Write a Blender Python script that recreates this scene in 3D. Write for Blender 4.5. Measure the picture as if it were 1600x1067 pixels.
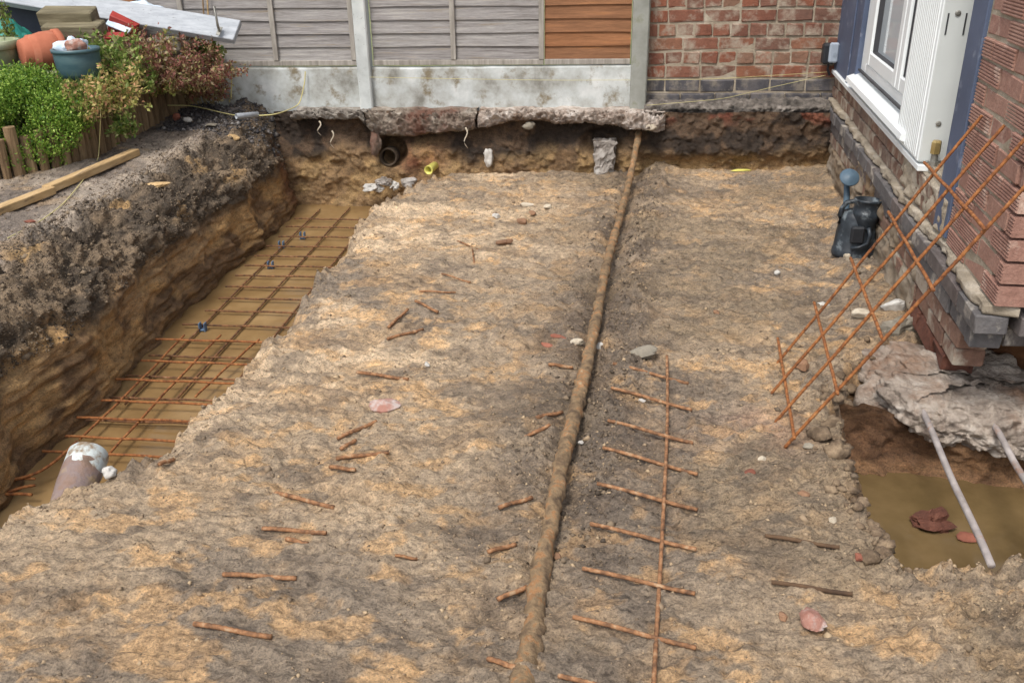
import bpy, math, random
import numpy as np
from mathutils import Vector, Matrix
# ------------------------------------------------------------------ scene, camera, light
for o in list(bpy.data.objects): bpy.data.objects.remove(o)
S = bpy.context.scene
COL = S.collection
rad = math.radians
random.seed(7); RNG = np.random.default_rng(7)
F, PITCH, YAW, ROLL, CH = 1441.0, rad(24.97), rad(-4.77), rad(-1.017), 1.6
_f = np.array([math.sin(YAW)*math.cos(PITCH), math.cos(YAW)*math.cos(PITCH), -math.sin(PITCH)])
_r0 = np.array([math.cos(YAW), -math.sin(YAW), 0.0]); _u0 = np.cross(_r0, _f)
_r = _r0*math.cos(ROLL)+_u0*math.sin(ROLL); _u = _u0*math.cos(ROLL)-_r0*math.sin(ROLL)
CAMP = np.array([0, 0, CH])
cd = bpy.data.cameras.new('camera'); cam = bpy.data.objects.new('camera', cd); COL.objects.link(cam)
cd.sensor_width = 36; cd.lens = 36*F/1600; cd.clip_end = 500; cd.clip_start = .02
cam.matrix_world = Matrix(((_r[0], _u[0], -_f[0], 0), (_r[1], _u[1], -_f[1], 0), (_r[2], _u[2], -_f[2], CH), (0, 0, 0, 1)))
S.camera = cam
W = bpy.data.worlds.new('World'); S.world = W; W.use_nodes = True
nt = W.node_tree; bg = nt.nodes['Background']
sky = nt.nodes.new('ShaderNodeTexSky'); sky.sky_type = 'NISHITA'; sky.sun_disc = False
SUN_EL, SUN_AZ = rad(58), rad(205)      # azimuth clockwise from +Y: behind the camera, a little left
sky.sun_elevation = SUN_EL; sky.sun_rotation = SUN_AZ; sky.dust_density = 3.0; sky.air_density = 1.0
hs = nt.nodes.new('ShaderNodeHueSaturation'); hs.inputs['Saturation'].default_value = .35
nt.links.new(sky.outputs[0], hs.inputs['Color']); nt.links.new(hs.outputs[0], bg.inputs[0]); bg.inputs[1].default_value = .14
sd = bpy.data.lights.new('sun', 'SUN'); sd.energy = 1.5; sd.angle = rad(14); sd.color = (1, .95, .88)
sun = bpy.data.objects.new('sun', sd); COL.objects.link(sun)
sv = Vector((math.sin(SUN_AZ)*math.cos(SUN_EL), math.cos(SUN_AZ)*math.cos(SUN_EL), math.sin(SUN_EL)))
sun.rotation_euler = sv.to_track_quat('Z', 'Y').to_euler(); sun.location = (0, -3, 6)
S.view_settings.view_transform = 'Standard'; S.view_settings.look = 'None'
S.view_settings.gamma = 1; S.view_settings.use_curve_mapping = False
S.view_settings.exposure = .72
S.render.engine = 'CYCLES'

# ------------------------------------------------------------------ pixel -> place
def ray(px, py): return _f+_r*(px-800)/F-_u*(py-533.5)/F
def P(px, py, z=0.0):
    d = ray(px, py); return CAMP+d*(z-CH)/d[2]
def PY(px, py, Y):
    d = ray(px, py); return CAMP+d*Y/d[1]
WO = np.array([1.62, 6.25, 0]); WD = np.array([-.0955, -.9954, 0]); WD /= np.linalg.norm(WD)
WN = np.array([WD[1], -WD[0], 0])                         # house wall: origin, along, outward normal
def WP(s, off, z): return WO+WD*s+WN*off+np.array([0, 0, z])
def PW(px, py, off=0):
    d = ray(px, py); t = ((WO+WN*off-CAMP)@WN)/(d@WN); return CAMP+d*t

# ------------------------------------------------------------------ noise
def _h(ix, iy, iz, seed):
    h = (ix.astype(np.int64)*374761393+iy.astype(np.int64)*668265263+iz.astype(np.int64)*2147483647+seed*1442695041) & 0xffffffff
    h = ((h ^ (h >> 13))*1274126177) & 0xffffffff
    h = ((h ^ (h >> 16))*2246822519) & 0xffffffff
    return ((h ^ (h >> 15)) & 0xffffff)/float(0xffffff)*2-1
def vn(x, y, z=0.0, seed=0):
    x, y, z = np.broadcast_arrays(np.asarray(x, float), np.asarray(y, float), np.asarray(z, float))
    fx, fy, fz = np.floor(x), np.floor(y), np.floor(z); u, v, w = x-fx, y-fy, z-fz
    u = u*u*u*(u*(u*6-15)+10); v = v*v*v*(v*(v*6-15)+10); w = w*w*w*(w*(w*6-15)+10)
    r = 0
    for dz in ((0, 1) if np.ptp(z) > 1e-9 else (0,)):
        a = _h(fx, fy, fz+dz, seed); b = _h(fx+1, fy, fz+dz, seed); c = _h(fx, fy+1, fz+dz, seed); d = _h(fx+1, fy+1, fz+dz, seed)
        k = (a*(1-u)+b*u)*(1-v)+(c*(1-u)+d*u)*v
        r = r+k*(w if dz else (1-w) if np.ptp(z) > 1e-9 else 1)
    return r
def fbm(x, y, z=0.0, o=4, seed=0, g=.5):
    r, a, s, c, k = 0, 1., 1., .8, .6
    for i in range(o):
        r = r+a*vn((x*c-y*k)*s if np.ndim(z) == 0 else x*s, (x*k+y*c)*s if np.ndim(z) == 0 else y*s, z*s if np.ndim(z) else z, seed+i*17)
        a *= g; s *= 2.03
    return r
def sst(a, b, x):
    t = np.clip((x-a)/(b-a), 0, 1); return t*t*(3-2*t)

# ------------------------------------------------------------------ object helpers
def tag(o, label=None, cat=None, group=None, kind=None):
    if label: o['label'] = label
    if cat: o['category'] = cat
    if group: o['group'] = group
    if kind: o['kind'] = kind
    return o
def empty(name, loc, label, cat, group=None):
    o = bpy.data.objects.new(name, None); o.empty_display_size = .05; o.location = loc; COL.objects.link(o)
    return tag(o, label, cat, group)
def link(name, me, mat, parent=None, loc=(0, 0, 0)):
    if mat and not me.materials: me.materials.append(mat)
    o = bpy.data.objects.new(name, me); COL.objects.link(o); o.location = loc
    if parent: o.parent = parent
    return o
def wloc(o):
    v = np.zeros(3)
    while o is not None: v += np.array(o.location); o = o.parent
    return v
def build(name, V, Fc, mat, parent=None, smooth=False, base=True):
    """mesh object from world coordinates; its origin sits at its base (or at its parent's)"""
    V = np.asarray(V, float)
    if parent is not None: org = wloc(parent); loc = (0, 0, 0)
    else:
        org = np.array([(V[:, 0].min()+V[:, 0].max())/2, (V[:, 1].min()+V[:, 1].max())/2, V[:, 2].min()]) if base else np.zeros(3); loc = org
    me = bpy.data.meshes.new(name); me.from_pydata((V-org).tolist(), [], [list(map(int, f)) for f in Fc])
    if smooth: me.polygons.foreach_set('use_smooth', [True]*len(me.polygons))
    me.update()
    return link(name, me, mat, parent, loc)
class MB:
    def __init__(s): s.V = []; s.F = []
    def add(s, V, Fc):
        n = len(s.V); s.V += [tuple(v) for v in V]; s.F += [[i+n for i in f] for f in Fc]; return s
    def box(s, c, d, ax=None, bev=.0, jit=0.0):
        """box at centre c, size d, axes ax; chamfered when bev"""
        ax = np.eye(3) if ax is None else np.asarray(ax)
        V, Fc = cbox(d, bev)
        V = np.asarray(V)
        if jit: V = V+RNG.uniform(-jit, jit, V.shape)
        return s.add(np.asarray(c)+V@ax, Fc)
    def tube(s, pts, r, n=8, cap=True, wob=0.0):
        V, Fc = tube(pts, r, n, cap, wob); return s.add(V, Fc)
    def done(s, name, mat, parent=None, smooth=False): return build(name, s.V, s.F, mat, parent, smooth)
def cbox(d, b=0.0):
    x, y, z = np.asarray(d)/2.
    if b <= 0:
        V = [(i*x, j*y, k*z) for i in (-1, 1) for j in (-1, 1) for k in (-1, 1)]
        return V, [(0, 1, 3, 2), (4, 6, 7, 5), (0, 4, 5, 1), (2, 3, 7, 6), (0, 2, 6, 4), (1, 5, 7, 3)]
    V = []; idx = {}
    for i in (-1, 1):
        for j in (-1, 1):
            for k in (-1, 1):
                for a in range(3):
                    p = [i*(x-b), j*(y-b), k*(z-b)]; p[a] = (i*x, j*y, k*z)[a]
                    idx[(i, j, k, a)] = len(V); V.append(tuple(p))
    Fc = []
    for a in range(3):
        o = [q for q in range(3) if q != a]
        for sg in (-1, 1):
            f = []
            for (m, n) in ((-1, -1), (1, -1), (1, 1), (-1, 1)):
                k = [0, 0, 0]; k[a] = sg; k[o[0]] = m; k[o[1]] = n; f.append(idx[(*k, a)])
            Fc.append(f if (sg > 0) == (a != 1) else f[::-1])
        for m in (-1, 1):
            for n in (-1, 1):
                ks = []
                for sg in (-1, 1):
                    k = [0, 0, 0]; k[a] = sg; k[o[0]] = m; k[o[1]] = n; ks.append(k)
                Fc.append([idx[(*ks[0], o[0])], idx[(*ks[1], o[0])], idx[(*ks[1], o[1])], idx[(*ks[0], o[1])]])
    for i in (-1, 1):
        for j in (-1, 1):
            for k in (-1, 1): Fc.append([idx[(i, j, k, a)] for a in range(3)])
    return V, Fc
def tube(pts, r, n=8, cap=True, wob=0.0):
    pts = np.asarray(pts, float); m = len(pts); r = np.broadcast_to(np.asarray(r, float), (m,))
    T = np.gradient(pts, axis=0); T /= np.linalg.norm(T, axis=1)[:, None]+1e-12
    up = np.array([0, 0, 1.]) if abs(T[0, 2]) < .9 else np.array([1., 0, 0])
    A = np.cross(T, up); A /= np.linalg.norm(A, axis=1)[:, None]+1e-12; B = np.cross(A, T)
    th = np.arange(n)*2*math.pi/n
    rr = r[:, None]*(1+wob*RNG.uniform(-1, 1, (m, n)))
    V = pts[:, None, :]+rr[..., None]*(A[:, None, :]*np.cos(th)[None, :, None]+B[:, None, :]*np.sin(th)[None, :, None])
    Fc = [(i*n+j, i*n+(j+1) % n, (i+1)*n+(j+1) % n, (i+1)*n+j) for i in range(m-1) for j in range(n)]
    if cap: Fc += [tuple(range(n-1, -1, -1)), tuple((m-1)*n+j for j in range(n))]
    return V.reshape(-1, 3), Fc
def lathe(prof, n=24, c=(0, 0, 0), ax=None, sq=(1, 1)):
    """surface of revolution about local z; prof = (r, z) list"""
    ax = np.eye(3) if ax is None else np.asarray(ax); th = np.arange(n)*2*math.pi/n
    V = np.array([(r*math.cos(t)*sq[0], r*math.sin(t)*sq[1], z) for r, z in prof for t in th])@ax+np.asarray(c)
    m = len(prof)
    return V, [(i*n+j, i*n+(j+1) % n, (i+1)*n+(j+1) % n, (i+1)*n+j) for i in range(m-1) for j in range(n)]
def axes(z, x=(1, 0, 0)):
    z = np.asarray(z, float); z = z/np.linalg.norm(z); x = np.asarray(x, float); x = x-z*(x@z); x /= np.linalg.norm(x)
    return np.array([x, np.cross(z, x), z])
def grid(name, V, mat, parent=None, flip=False, attrs=None, smooth=True, wrap=False):
    """big quad sheet from an (n, m, 3) array, fast"""
    n, m, _ = V.shape
    me = bpy.data.meshes.new(name); me.vertices.add(n*m); me.vertices.foreach_set('co', V.reshape(-1).astype(np.float32))
    mm = m if wrap else m-1
    i, j = np.meshgrid(np.arange(n-1), np.arange(mm), indexing='ij'); j2 = (j+1) % m
    q = np.stack([i*m+j, (i+1)*m+j, (i+1)*m+j2, i*m+j2], -1).reshape(-1, 4)
    if flip: q = q[:, ::-1]
    me.loops.add(q.size); me.loops.foreach_set('vertex_index', q.reshape(-1).astype(np.int32))
    me.polygons.add(len(q)); me.polygons.foreach_set('loop_start', (np.arange(len(q))*4).astype(np.int32))
    me.polygons.foreach_set('loop_total', np.full(len(q), 4, np.int32))
    me.update(calc_edges=True)
    me.polygons.foreach_set('use_smooth', np.full(len(q), smooth))
    for k, a in (attrs or {}).items():
        at = me.attributes.new(k, 'FLOAT_COLOR', 'POINT'); c = np.ones((n*m, 4), np.float32); c[:, :a.shape[-1]] = a.reshape(n*m, -1)
        at.data.foreach_set('color', c.reshape(-1))
    return link(name, me, mat, parent)
def lump(size, sub=2, seed=0, rough=.25, flat=0.0, fac=0.0):
    """irregular stone: displaced sphere, (V, F); fac chops flat facets"""
    nt_, nl = 6*sub, 9*sub
    V = [(0, 0, -1)]
    for a in range(1, nt_):
        t = math.pi*a/nt_
        for b in range(nl): V.append((math.sin(t)*math.cos(2*math.pi*b/nl), math.sin(t)*math.sin(2*math.pi*b/nl), -math.cos(t)))
    V.append((0, 0, 1)); V = np.array(V)
    Fc = [(0, 1+(b+1) % nl, 1+b) for b in range(nl)]
    for a in range(nt_-2):
        for b in range(nl): Fc.append((1+a*nl+b, 1+a*nl+(b+1) % nl, 1+(a+1)*nl+(b+1) % nl, 1+(a+1)*nl+b))
    L = len(V)-1; Fc += [(L, L-nl+b, L-nl+(b+1) % nl) for b in range(nl)]
    rg = np.random.default_rng(seed+11)
    k = 1+rough*fbm(V[:, 0]*1.3+seed*3.1, V[:, 1]*1.3, V[:, 2]*1.3, 3, seed)
    if fac:
        for _ in range(9):
            nn = rg.normal(size=3); nn /= np.linalg.norm(nn); dd = rg.uniform(.55, .85)
            dt = V@nn*k; k = np.where(dt > dd, k*(dd/np.maximum(dt, 1e-6)), k)
    V = V*k[:, None]*np.asarray(size)/2
    if flat: V[:, 2] = np.maximum(V[:, 2], -np.asarray(size)[2]*.5*(1-flat))
    return V, Fc

# ------------------------------------------------------------------ materials
def newmat(name):
    m = bpy.data.materials.new(name); m.use_nodes = True; t = m.node_tree; return m, t, t.nodes['Principled BSDF']
def N(t, ty, **kw):
    n = t.nodes.new('ShaderNode'+ty)
    for k, v in kw.items():
        if k in n.inputs: n.inputs[k].default_value = v
        else: setattr(n, k, v)
    return n
def ramp(t, fac, stops):
    r = N(t, 'ValToRGB'); e = r.color_ramp.elements
    while len(e) < len(stops): e.new(.5)
    for el, (p, c) in zip(e, stops): el.position = p; el.color = (*c, 1)
    t.links.new(fac, r.inputs[0]); return r.outputs[0]
def coords(t, stretch=(1, 1, 1), rnd=True):
    tc = N(t, 'TexCoord'); mp = N(t, 'Mapping'); mp.inputs['Scale'].default_value = stretch
    v = tc.outputs['Object']
    if rnd:
        oi = N(t, 'ObjectInfo'); ml = N(t, 'Math', operation='MULTIPLY'); ml.inputs[1].default_value = 61.7
        t.links.new(oi.outputs['Random'], ml.inputs[0]); ad = N(t, 'VectorMath', operation='ADD')
        t.links.new(v, ad.inputs[0]); t.links.new(ml.outputs[0], ad.inputs[1]); v = ad.outputs[0]
    t.links.new(v, mp.inputs[0]); return mp.outputs[0]
def mixc(t, fac, a, b, mode='MIX'):
    m = N(t, 'Mix', data_type='RGBA', blend_type=mode)
    for s, v in ((m.inputs[0], fac), (m.inputs[6], a), (m.inputs[7], b)):
        if hasattr(v, 'links'): t.links.new(v, s)
        elif isinstance(v, (int, float)): s.default_value = v
        else: s.default_value = (*v, 1)
    return m.outputs[2]
def noise(t, vec, scale, detail=5, rough=.6):
    n = N(t, 'TexNoise'); n.inputs['Scale'].default_value = scale; n.inputs['Detail'].default_value = detail; n.inputs['Roughness'].default_value = rough
    t.links.new(vec, n.inputs['Vector']); return n.outputs['Fac']
def sr(*c):
    return tuple(((x/255)/12.92 if x/255 <= .04045 else ((x/255+.055)/1.055)**2.4) for x in c)
def mk(name, stops, scale=6, detail=6, rough=.8, bump=.3, bscale=40, stretch=(1, 1, 1), metal=0, rnd=.0, rnd_stops=None, spec=.4, dirt=None, bdist=.01):
    """noise-coloured material; rnd_stops gives every object its own tint, dirt=(colour, scale, lo, hi) adds stains"""
    m, t, b = newmat(name); v = coords(t, stretch)
    c = ramp(t, noise(t, v, scale, detail), stops)
    if rnd_stops:
        oi = N(t, 'ObjectInfo'); c = mixc(t, rnd or .7, c, ramp(t, oi.outputs['Random'], rnd_stops))
        c = mixc(t, .45, c, ramp(t, noise(t, v, scale*5, 6, .7), [(.3, (.3, .3, .3)), (.7, (1, 1, 1))]), 'MULTIPLY')
    if dirt:
        c = mixc(t, ramp(t, noise(t, v, dirt[1], 7, .65), [(dirt[2], (0, 0, 0)), (dirt[3], (1, 1, 1))]), c, dirt[0])
    t.links.new(c, b.inputs['Base Color']); b.inputs['Roughness'].default_value = rough; b.inputs['Metallic'].default_value = metal
    b.inputs['Specular IOR Level'].default_value = spec
    if bump:
        bp = N(t, 'Bump'); bp.inputs['Strength'].default_value = bump; bp.inputs['Distance'].default_value = bdist
        t.links.new(noise(t, v, bscale, 6, .65), bp.inputs['Height']); t.links.new(bp.outputs[0], b.inputs['Normal'])
    return m
def soil_mat(name, streak=(1, 1, 1), grain=1.0, scratch=False):
    """soil: colour per place from the 'col' attribute, fine grain with crevice shade in the colour, streaks, damp sheen"""
    m, t, b = newmat(name); a = N(t, 'Attribute', attribute_name='col'); w = N(t, 'Attribute', attribute_name='wet')
    v = coords(t, (1, 1, 1), False); vs = coords(t, streak, False)
    n1 = noise(t, vs, 34, 8, .72); n2 = noise(t, v, 150, 5, .75); n3 = noise(t, v, 11, 6, .65)
    c = mixc(t, 1.0, a.outputs['Color'], ramp(t, n1, [(.34, (.52, .5, .49)), (.47, (.98, .98, .98)), (.64, (1.38, 1.36, 1.32))]), 'MULTIPLY')  # dips of the grain darkened in the colour, as crevice shade
    c = mixc(t, .8, c, ramp(t, n2, [(.36, (.5, .48, .46)), (.47, (.98, .98, .98)), (.63, (1.45, 1.43, 1.4))]), 'MULTIPLY')
    c = mixc(t, .55, c, ramp(t, n3, [(.3, (.66, .67, .69)), (.5, (1, 1, 1)), (.7, (1.26, 1.2, 1.1))]), 'MULTIPLY')
    sc = None
    for (ang, sx, sy, lo) in ((.2, 11, 80, .575), (-.7, 10, 64, .6), (1.0, 10, 64, .615)) if scratch else ():
        tc = N(t, 'TexCoord'); mr = N(t, 'Mapping'); mr.inputs['Rotation'].default_value = (0, 0, ang); t.links.new(tc.outputs['Object'], mr.inputs[0])
        mp = N(t, 'Mapping'); mp.inputs['Scale'].default_value = (sx, sy, 6); t.links.new(mr.outputs[0], mp.inputs[0])
        k = ramp(t, noise(t, mp.outputs[0], 1, 6, .68), [(lo, (1, 1, 1)), (lo+.05, (.0, .0, .0))])
        sc = k if sc is None else mixc(t, 1.0, sc, k, 'MULTIPLY')
    if sc is not None:
        pmask = ramp(t, noise(t, v, 2.6, 5, .6), [(.4, (.08, .08, .08)), (.62, (.5, .5, .5))]); c = mixc(t, pmask, c, mixc(t, 1.0, c, sc, 'MULTIPLY'))
    t.links.new(c, b.inputs['Base Color'])
    rr = N(t, 'MapRange'); t.links.new(w.outputs['Fac'], rr.inputs[0]); rr.inputs[3].default_value = .85; rr.inputs[4].default_value = .38
    t.links.new(rr.outputs[0], b.inputs['Roughness']); b.inputs['Specular IOR Level'].default_value = .35
    b1 = N(t, 'Bump'); b1.inputs['Strength'].default_value = .9; b1.inputs['Distance'].default_value = .014*grain; t.links.new(n1, b1.inputs['Height'])
    b2 = N(t, 'Bump'); b2.inputs['Strength'].default_value = .8; b2.inputs['Distance'].default_value = .009*grain; t.links.new(n2, b2.inputs['Height'])
    if sc is not None:
        b3 = N(t, 'Bump'); b3.inputs['Strength'].default_value = .7; b3.inputs['Distance'].default_value = .011; t.links.new(pmask, b3.inputs['Strength']); t.links.new(sc, b3.inputs['Height']); t.links.new(b3.outputs[0], b1.inputs['Normal'])
    t.links.new(b1.outputs[0], b2.inputs['Normal']); t.links.new(b2.outputs[0], b.inputs['Normal'])
    return m
def island_mat(name, stops, rough=.6, trans=.0, bump=0):
    """each leaf or crumb gets its own tint"""
    m, t, b = newmat(name); g = N(t, 'NewGeometry'); c = ramp(t, g.outputs['Random Per Island'], stops)
    t.links.new(c, b.inputs['Base Color']); b.inputs['Roughness'].default_value = rough; b.inputs['Specular IOR Level'].default_value = .3
    if trans:
        tr = N(t, 'BsdfTranslucent'); t.links.new(c, tr.inputs[0]); mx = N(t, 'MixShader'); mx.inputs[0].default_value = trans
        t.links.new(b.outputs[0], mx.inputs[1]); t.links.new(tr.outputs[0], mx.inputs[2]); t.links.new(mx.outputs[0], t.nodes['Material Output'].inputs[0])
    return m
M = {}
M['soil'] = soil_mat('mud', (1, 2.2, 1), 1.0, True); M['bank'] = soil_mat('bank_soil', (1, .45, 1.5), 1.3); M['face'] = soil_mat('face_soil', (.7, 1, 1.4), 1.3)
M['crumb'] = island_mat('soil_crumb', [(0, sr(100, 87, 72)), (.5, sr(138, 119, 97)), (1, sr(172, 150, 120))], .85)
M['crumb_dark'] = island_mat('topsoil_crumb', [(0, sr(68, 59, 50)), (.5, sr(96, 83, 69)), (1, sr(128, 112, 92))], .85)
M['rough_conc2'] = mk('dirty_mortar_base', [(.28, sr(58, 54, 52)), (.42, sr(92, 86, 80)), (.55, sr(122, 114, 106)), (.72, sr(158, 150, 142))], 14, 9, .92, 1, 55, bdist=.02)
M['strip_grey'] = mk('strip_grey', [(.28, sr(84, 76, 68)), (.42, sr(122, 113, 104)), (.55, sr(150, 142, 132)), (.72, sr(180, 174, 166))], 14, 9, .92, 1, 55, bdist=.02)
M['strip_pale'] = mk('strip_pale', [(.28, sr(98, 84, 74)), (.4, sr(144, 128, 116)), (.52, sr(178, 164, 152)), (.7, sr(208, 200, 192))], 14, 9, .92, 1, 55, dirt=(sr(120, 98, 80), 5, .56, .68), bdist=.02)
M['stalk'] = mk('plant_stalk', [(.3, sr(96, 84, 50)), (.7, sr(150, 132, 90))], 20, 4, .8, 0)
M['slate'] = island_mat('slate_chip', [(0, sr(48, 46, 48)), (.5, sr(74, 70, 70)), (.9, sr(96, 90, 86)), (1, sr(150, 146, 142))], .6)
M['rust'] = mk('rust', [(.28, sr(66, 40, 26)), (.44, sr(122, 74, 40)), (.58, sr(150, 96, 52)), (.75, sr(176, 128, 84))], 55, 7, .85, .5, 160, bdist=.002)
M['rust_dark'] = mk('rust_dull', [(.28, sr(56, 42, 32)), (.48, sr(98, 68, 44)), (.62, sr(132, 90, 58)), (.78, sr(156, 132, 106))], 45, 7, .85, .5, 160, bdist=.002)
M['rust_mud'] = mk('rust_muddy', [(.28, sr(70, 51, 38)), (.44, sr(116, 82, 56)), (.56, sr(148, 106, 72)), (.7, sr(168, 142, 112))], 45, 7, .85, .5, 160, bdist=.002)
M['pipe'] = mk('crusted_iron', [(.25, sr(62, 52, 44)), (.4, sr(108, 88, 66)), (.52, sr(134, 112, 84)), (.6, sr(150, 108, 70)), (.68, sr(160, 142, 114)), (.8, sr(190, 176, 150))], 24, 9, .9, .9, 60, bdist=.012)
M['conc'] = mk('concrete', [(.3, sr(122, 120, 112)), (.44, sr(164, 165, 160)), (.56, sr(184, 188, 186)), (.7, sr(206, 208, 206))], 6, 9, .85, .4, 90, dirt=(sr(124, 114, 94), 7, .54, .66), bdist=.004)
M['conc_post'] = mk('post_concrete', [(.25, sr(165, 168, 166)), (.5, sr(188, 192, 190)), (.75, sr(206, 208, 204))], 8, 8, .85, .3, 120, dirt=(sr(118, 114, 104), 55, .64, .7), bdist=.003)
M['conc_post2'] = mk('post_concrete_green', [(.25, sr(122, 123, 115)), (.5, sr(142, 143, 136)), (.75, sr(162, 162, 156))], 8, 8, .85, .3, 120, dirt=(sr(118, 120, 100), 8, .55, .72), bdist=.003)
M['rough_conc'] = mk('rough_concrete', [(.27, sr(88, 80, 74)), (.42, sr(134, 126, 118)), (.56, sr(164, 156, 148)), (.74, sr(196, 192, 186))], 12, 9, .92, 1, 45, dirt=(sr(128, 102, 76), 5, .55, .7), bdist=.02)
M['foot_conc'] = mk('footing_concrete', [(.27, sr(112, 100, 90)), (.42, sr(154, 140, 127)), (.55, sr(182, 168, 154)), (.72, sr(210, 200, 188))], 13, 9, .92, 1, 55, dirt=(sr(148, 116, 92), 4, .5, .68), bdist=.025)
M['strip'] = mk('footing_strip', [(.28, sr(80, 68, 58)), (.42, sr(118, 104, 92)), (.55, sr(150, 138, 124)), (.72, sr(190, 182, 172))], 14, 9, .92, 1, 55, dirt=(sr(112, 80, 66), 3.5, .5, .62), bdist=.02)
WOODG = [(.28, sr(96, 90, 86)), (.42, sr(142, 137, 135)), (.55, sr(164, 160, 158)), (.7, sr(196, 191, 184))]
M['slat'] = mk('weathered_slat', WOODG, 5, 9, .9, .6, 30, (1, 6, 18), rnd=.3, rnd_stops=[(0, sr(132, 126, 122)), (.5, sr(158, 152, 148)), (1, sr(172, 168, 162))], dirt=(sr(120, 104, 82), 2.5, .56, .75), bdist=.006)
M['slat_brown'] = mk('brown_slat', [(.2, sr(88, 58, 38)), (.4, sr(134, 92, 62)), (.58, sr(160, 112, 78)), (.75, sr(186, 126, 74))], 3, 9, .85, .5, 30, (1, 6, 14), rnd=.3, rnd_stops=[(0, sr(112, 84, 64)), (.5, sr(150, 104, 72)), (1, sr(176, 112, 60))], bdist=.006)
M['batten'] = mk('weathered_batten', [(.2, sr(112, 106, 98)), (.5, sr(148, 142, 134)), (.8, sr(180, 174, 164))], 5, 9, .9, .4, 40, (8, 8, 1), bdist=.004)
M['mortar'] = mk('mortar', [(.25, sr(120, 108, 92)), (.5, sr(158, 146, 128)), (.75, sr(188, 178, 162))], 9, 8, .95, .8, 70, bdist=.008)
M['brick_old'] = mk('old_red_brick', [(.25, sr(100, 68, 56)), (.5, sr(132, 88, 70)), (.75, sr(158, 112, 92))], 7, 8, .9, .7, 50, rnd=.6, rnd_stops=[(0, sr(112, 74, 62)), (.25, sr(150, 88, 64)), (.45, sr(128, 92, 78)), (.65, sr(108, 86, 76)), (.8, sr(158, 98, 68)), (1, sr(138, 118, 100))], dirt=(sr(160, 146, 130), 9, .48, .64), bdist=.008)
M['brick_black'] = mk('blue_black_brick', [(.25, sr(50, 48, 50)), (.5, sr(78, 76, 80)), (.75, sr(112, 106, 104))], 7, 8, .7, .6, 50, dirt=(sr(126, 118, 108), 11, .48, .62), bdist=.008)
M['brick_blue'] = mk('blue_plinth_brick', [(.25, sr(76, 73, 74)), (.5, sr(104, 101, 101)), (.75, sr(136, 130, 127))], 7, 8, .75, .7, 45, rnd=.35, rnd_stops=[(0, sr(78, 77, 80)), (.5, sr(108, 104, 103)), (1, sr(118, 96, 86))], dirt=(sr(176, 168, 156), 6, .55, .66), bdist=.008)
M['brick_brown'] = mk('brown_brick', [(.25, sr(96, 76, 66)), (.5, sr(134, 106, 90)), (.75, sr(166, 140, 120))], 8, 8, .9, .8, 45, rnd=.4, rnd_stops=[(0, sr(112, 86, 74)), (.5, sr(146, 106, 88)), (1, sr(120, 108, 100))], dirt=(sr(170, 158, 142), 6, .5, .62), bdist=.01)
M['brick_red'] = mk('red_rustic_brick', [(.25, sr(132, 98, 86)), (.5, sr(160, 122, 108)), (.75, sr(184, 150, 134))], 22, 8, .88, .6, 70, rnd=.4, rnd_stops=[(0, sr(150, 108, 95)), (.5, sr(168, 124, 108)), (1, sr(180, 140, 122))], dirt=(sr(196, 172, 156), 8, .58, .72), bdist=.006)
M['brick_broken'] = mk('broken_red_brick', [(.25, sr(70, 46, 37)), (.5, sr(106, 66, 52)), (.75, sr(134, 92, 74))], 9, 8, .9, .9, 40, bdist=.02)
M['render'] = mk('stained_render', [(.25, sr(88, 78, 66)), (.45, sr(124, 110, 92)), (.6, sr(146, 134, 118)), (.8, sr(170, 162, 150))], 3.2, 9, .9, .6, 35, dirt=(sr(110, 86, 60), 2.4, .5, .7), bdist=.012)
M['upvc'] = mk('white_upvc', [(.3, sr(226, 230, 230)), (.7, sr(236, 240, 240))], 3, 6, .35, .0, dirt=(sr(176, 170, 156), 26, .68, .78))
M['upvc_in'] = mk('grey_upvc', [(.3, sr(196, 200, 198)), (.7, sr(208, 212, 210))], 3, 6, .45, .0, dirt=(sr(160, 154, 142), 30, .66, .76))
M['blue'] = mk('blue_board', [(.3, sr(74, 84, 106)), (.55, sr(84, 95, 118)), (.75, sr(104, 113, 132))], 3, 7, .55, .1, 40, dirt=(sr(140, 146, 160), 7, .58, .7))
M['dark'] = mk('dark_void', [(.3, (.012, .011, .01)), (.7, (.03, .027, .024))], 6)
M['seal_gap'] = mk('gasket_and_gap_shade', [(.3, (.03, .03, .035)), (.7, (.06, .06, .065))], 6, rough=.6, bump=0)  # window gaskets, and the painted shade of the gap by the box
M['brass'] = mk('brass', [(.3, sr(176, 150, 96)), (.7, sr(206, 184, 130))], 20, 5, .4, .1, 60, metal=.7)
M['steel'] = mk('dull_metal', [(.3, sr(120, 118, 112)), (.7, sr(170, 168, 160))], 20, 5, .45, .1, 60, metal=.6)
M['grey_box'] = mk('grey_plastic', [(.3, sr(140, 150, 162)), (.7, sr(160, 170, 182))], 5, 4, .45, 0)
M['black_pl'] = mk('black_plastic', [(.3, sr(34, 36, 40)), (.7, sr(48, 50, 54))], 8, 5, .45, .1, 60)
M['can'] = mk('dark_plastic', [(.25, sr(26, 30, 35)), (.5, sr(37, 43, 49)), (.75, sr(62, 69, 76))], 14, 8, .42, .15, 60, dirt=(sr(112, 120, 124), 16, .57, .7))
M['can_rose'] = mk('blue_grey_plastic', [(.3, sr(58, 78, 94)), (.7, sr(88, 108, 122))], 9, 6, .5, .1, 60)
M['water'], _t, _b = newmat('muddy_water')
_v = coords(_t, (1, 1, 1), False)
_t.links.new(ramp(_t, noise(_t, _v, 3.2, 6, .6), [(.3, sr(118, 93, 60)), (.5, sr(138, 111, 74)), (.7, sr(156, 129, 90))]), _b.inputs['Base Color'])
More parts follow.
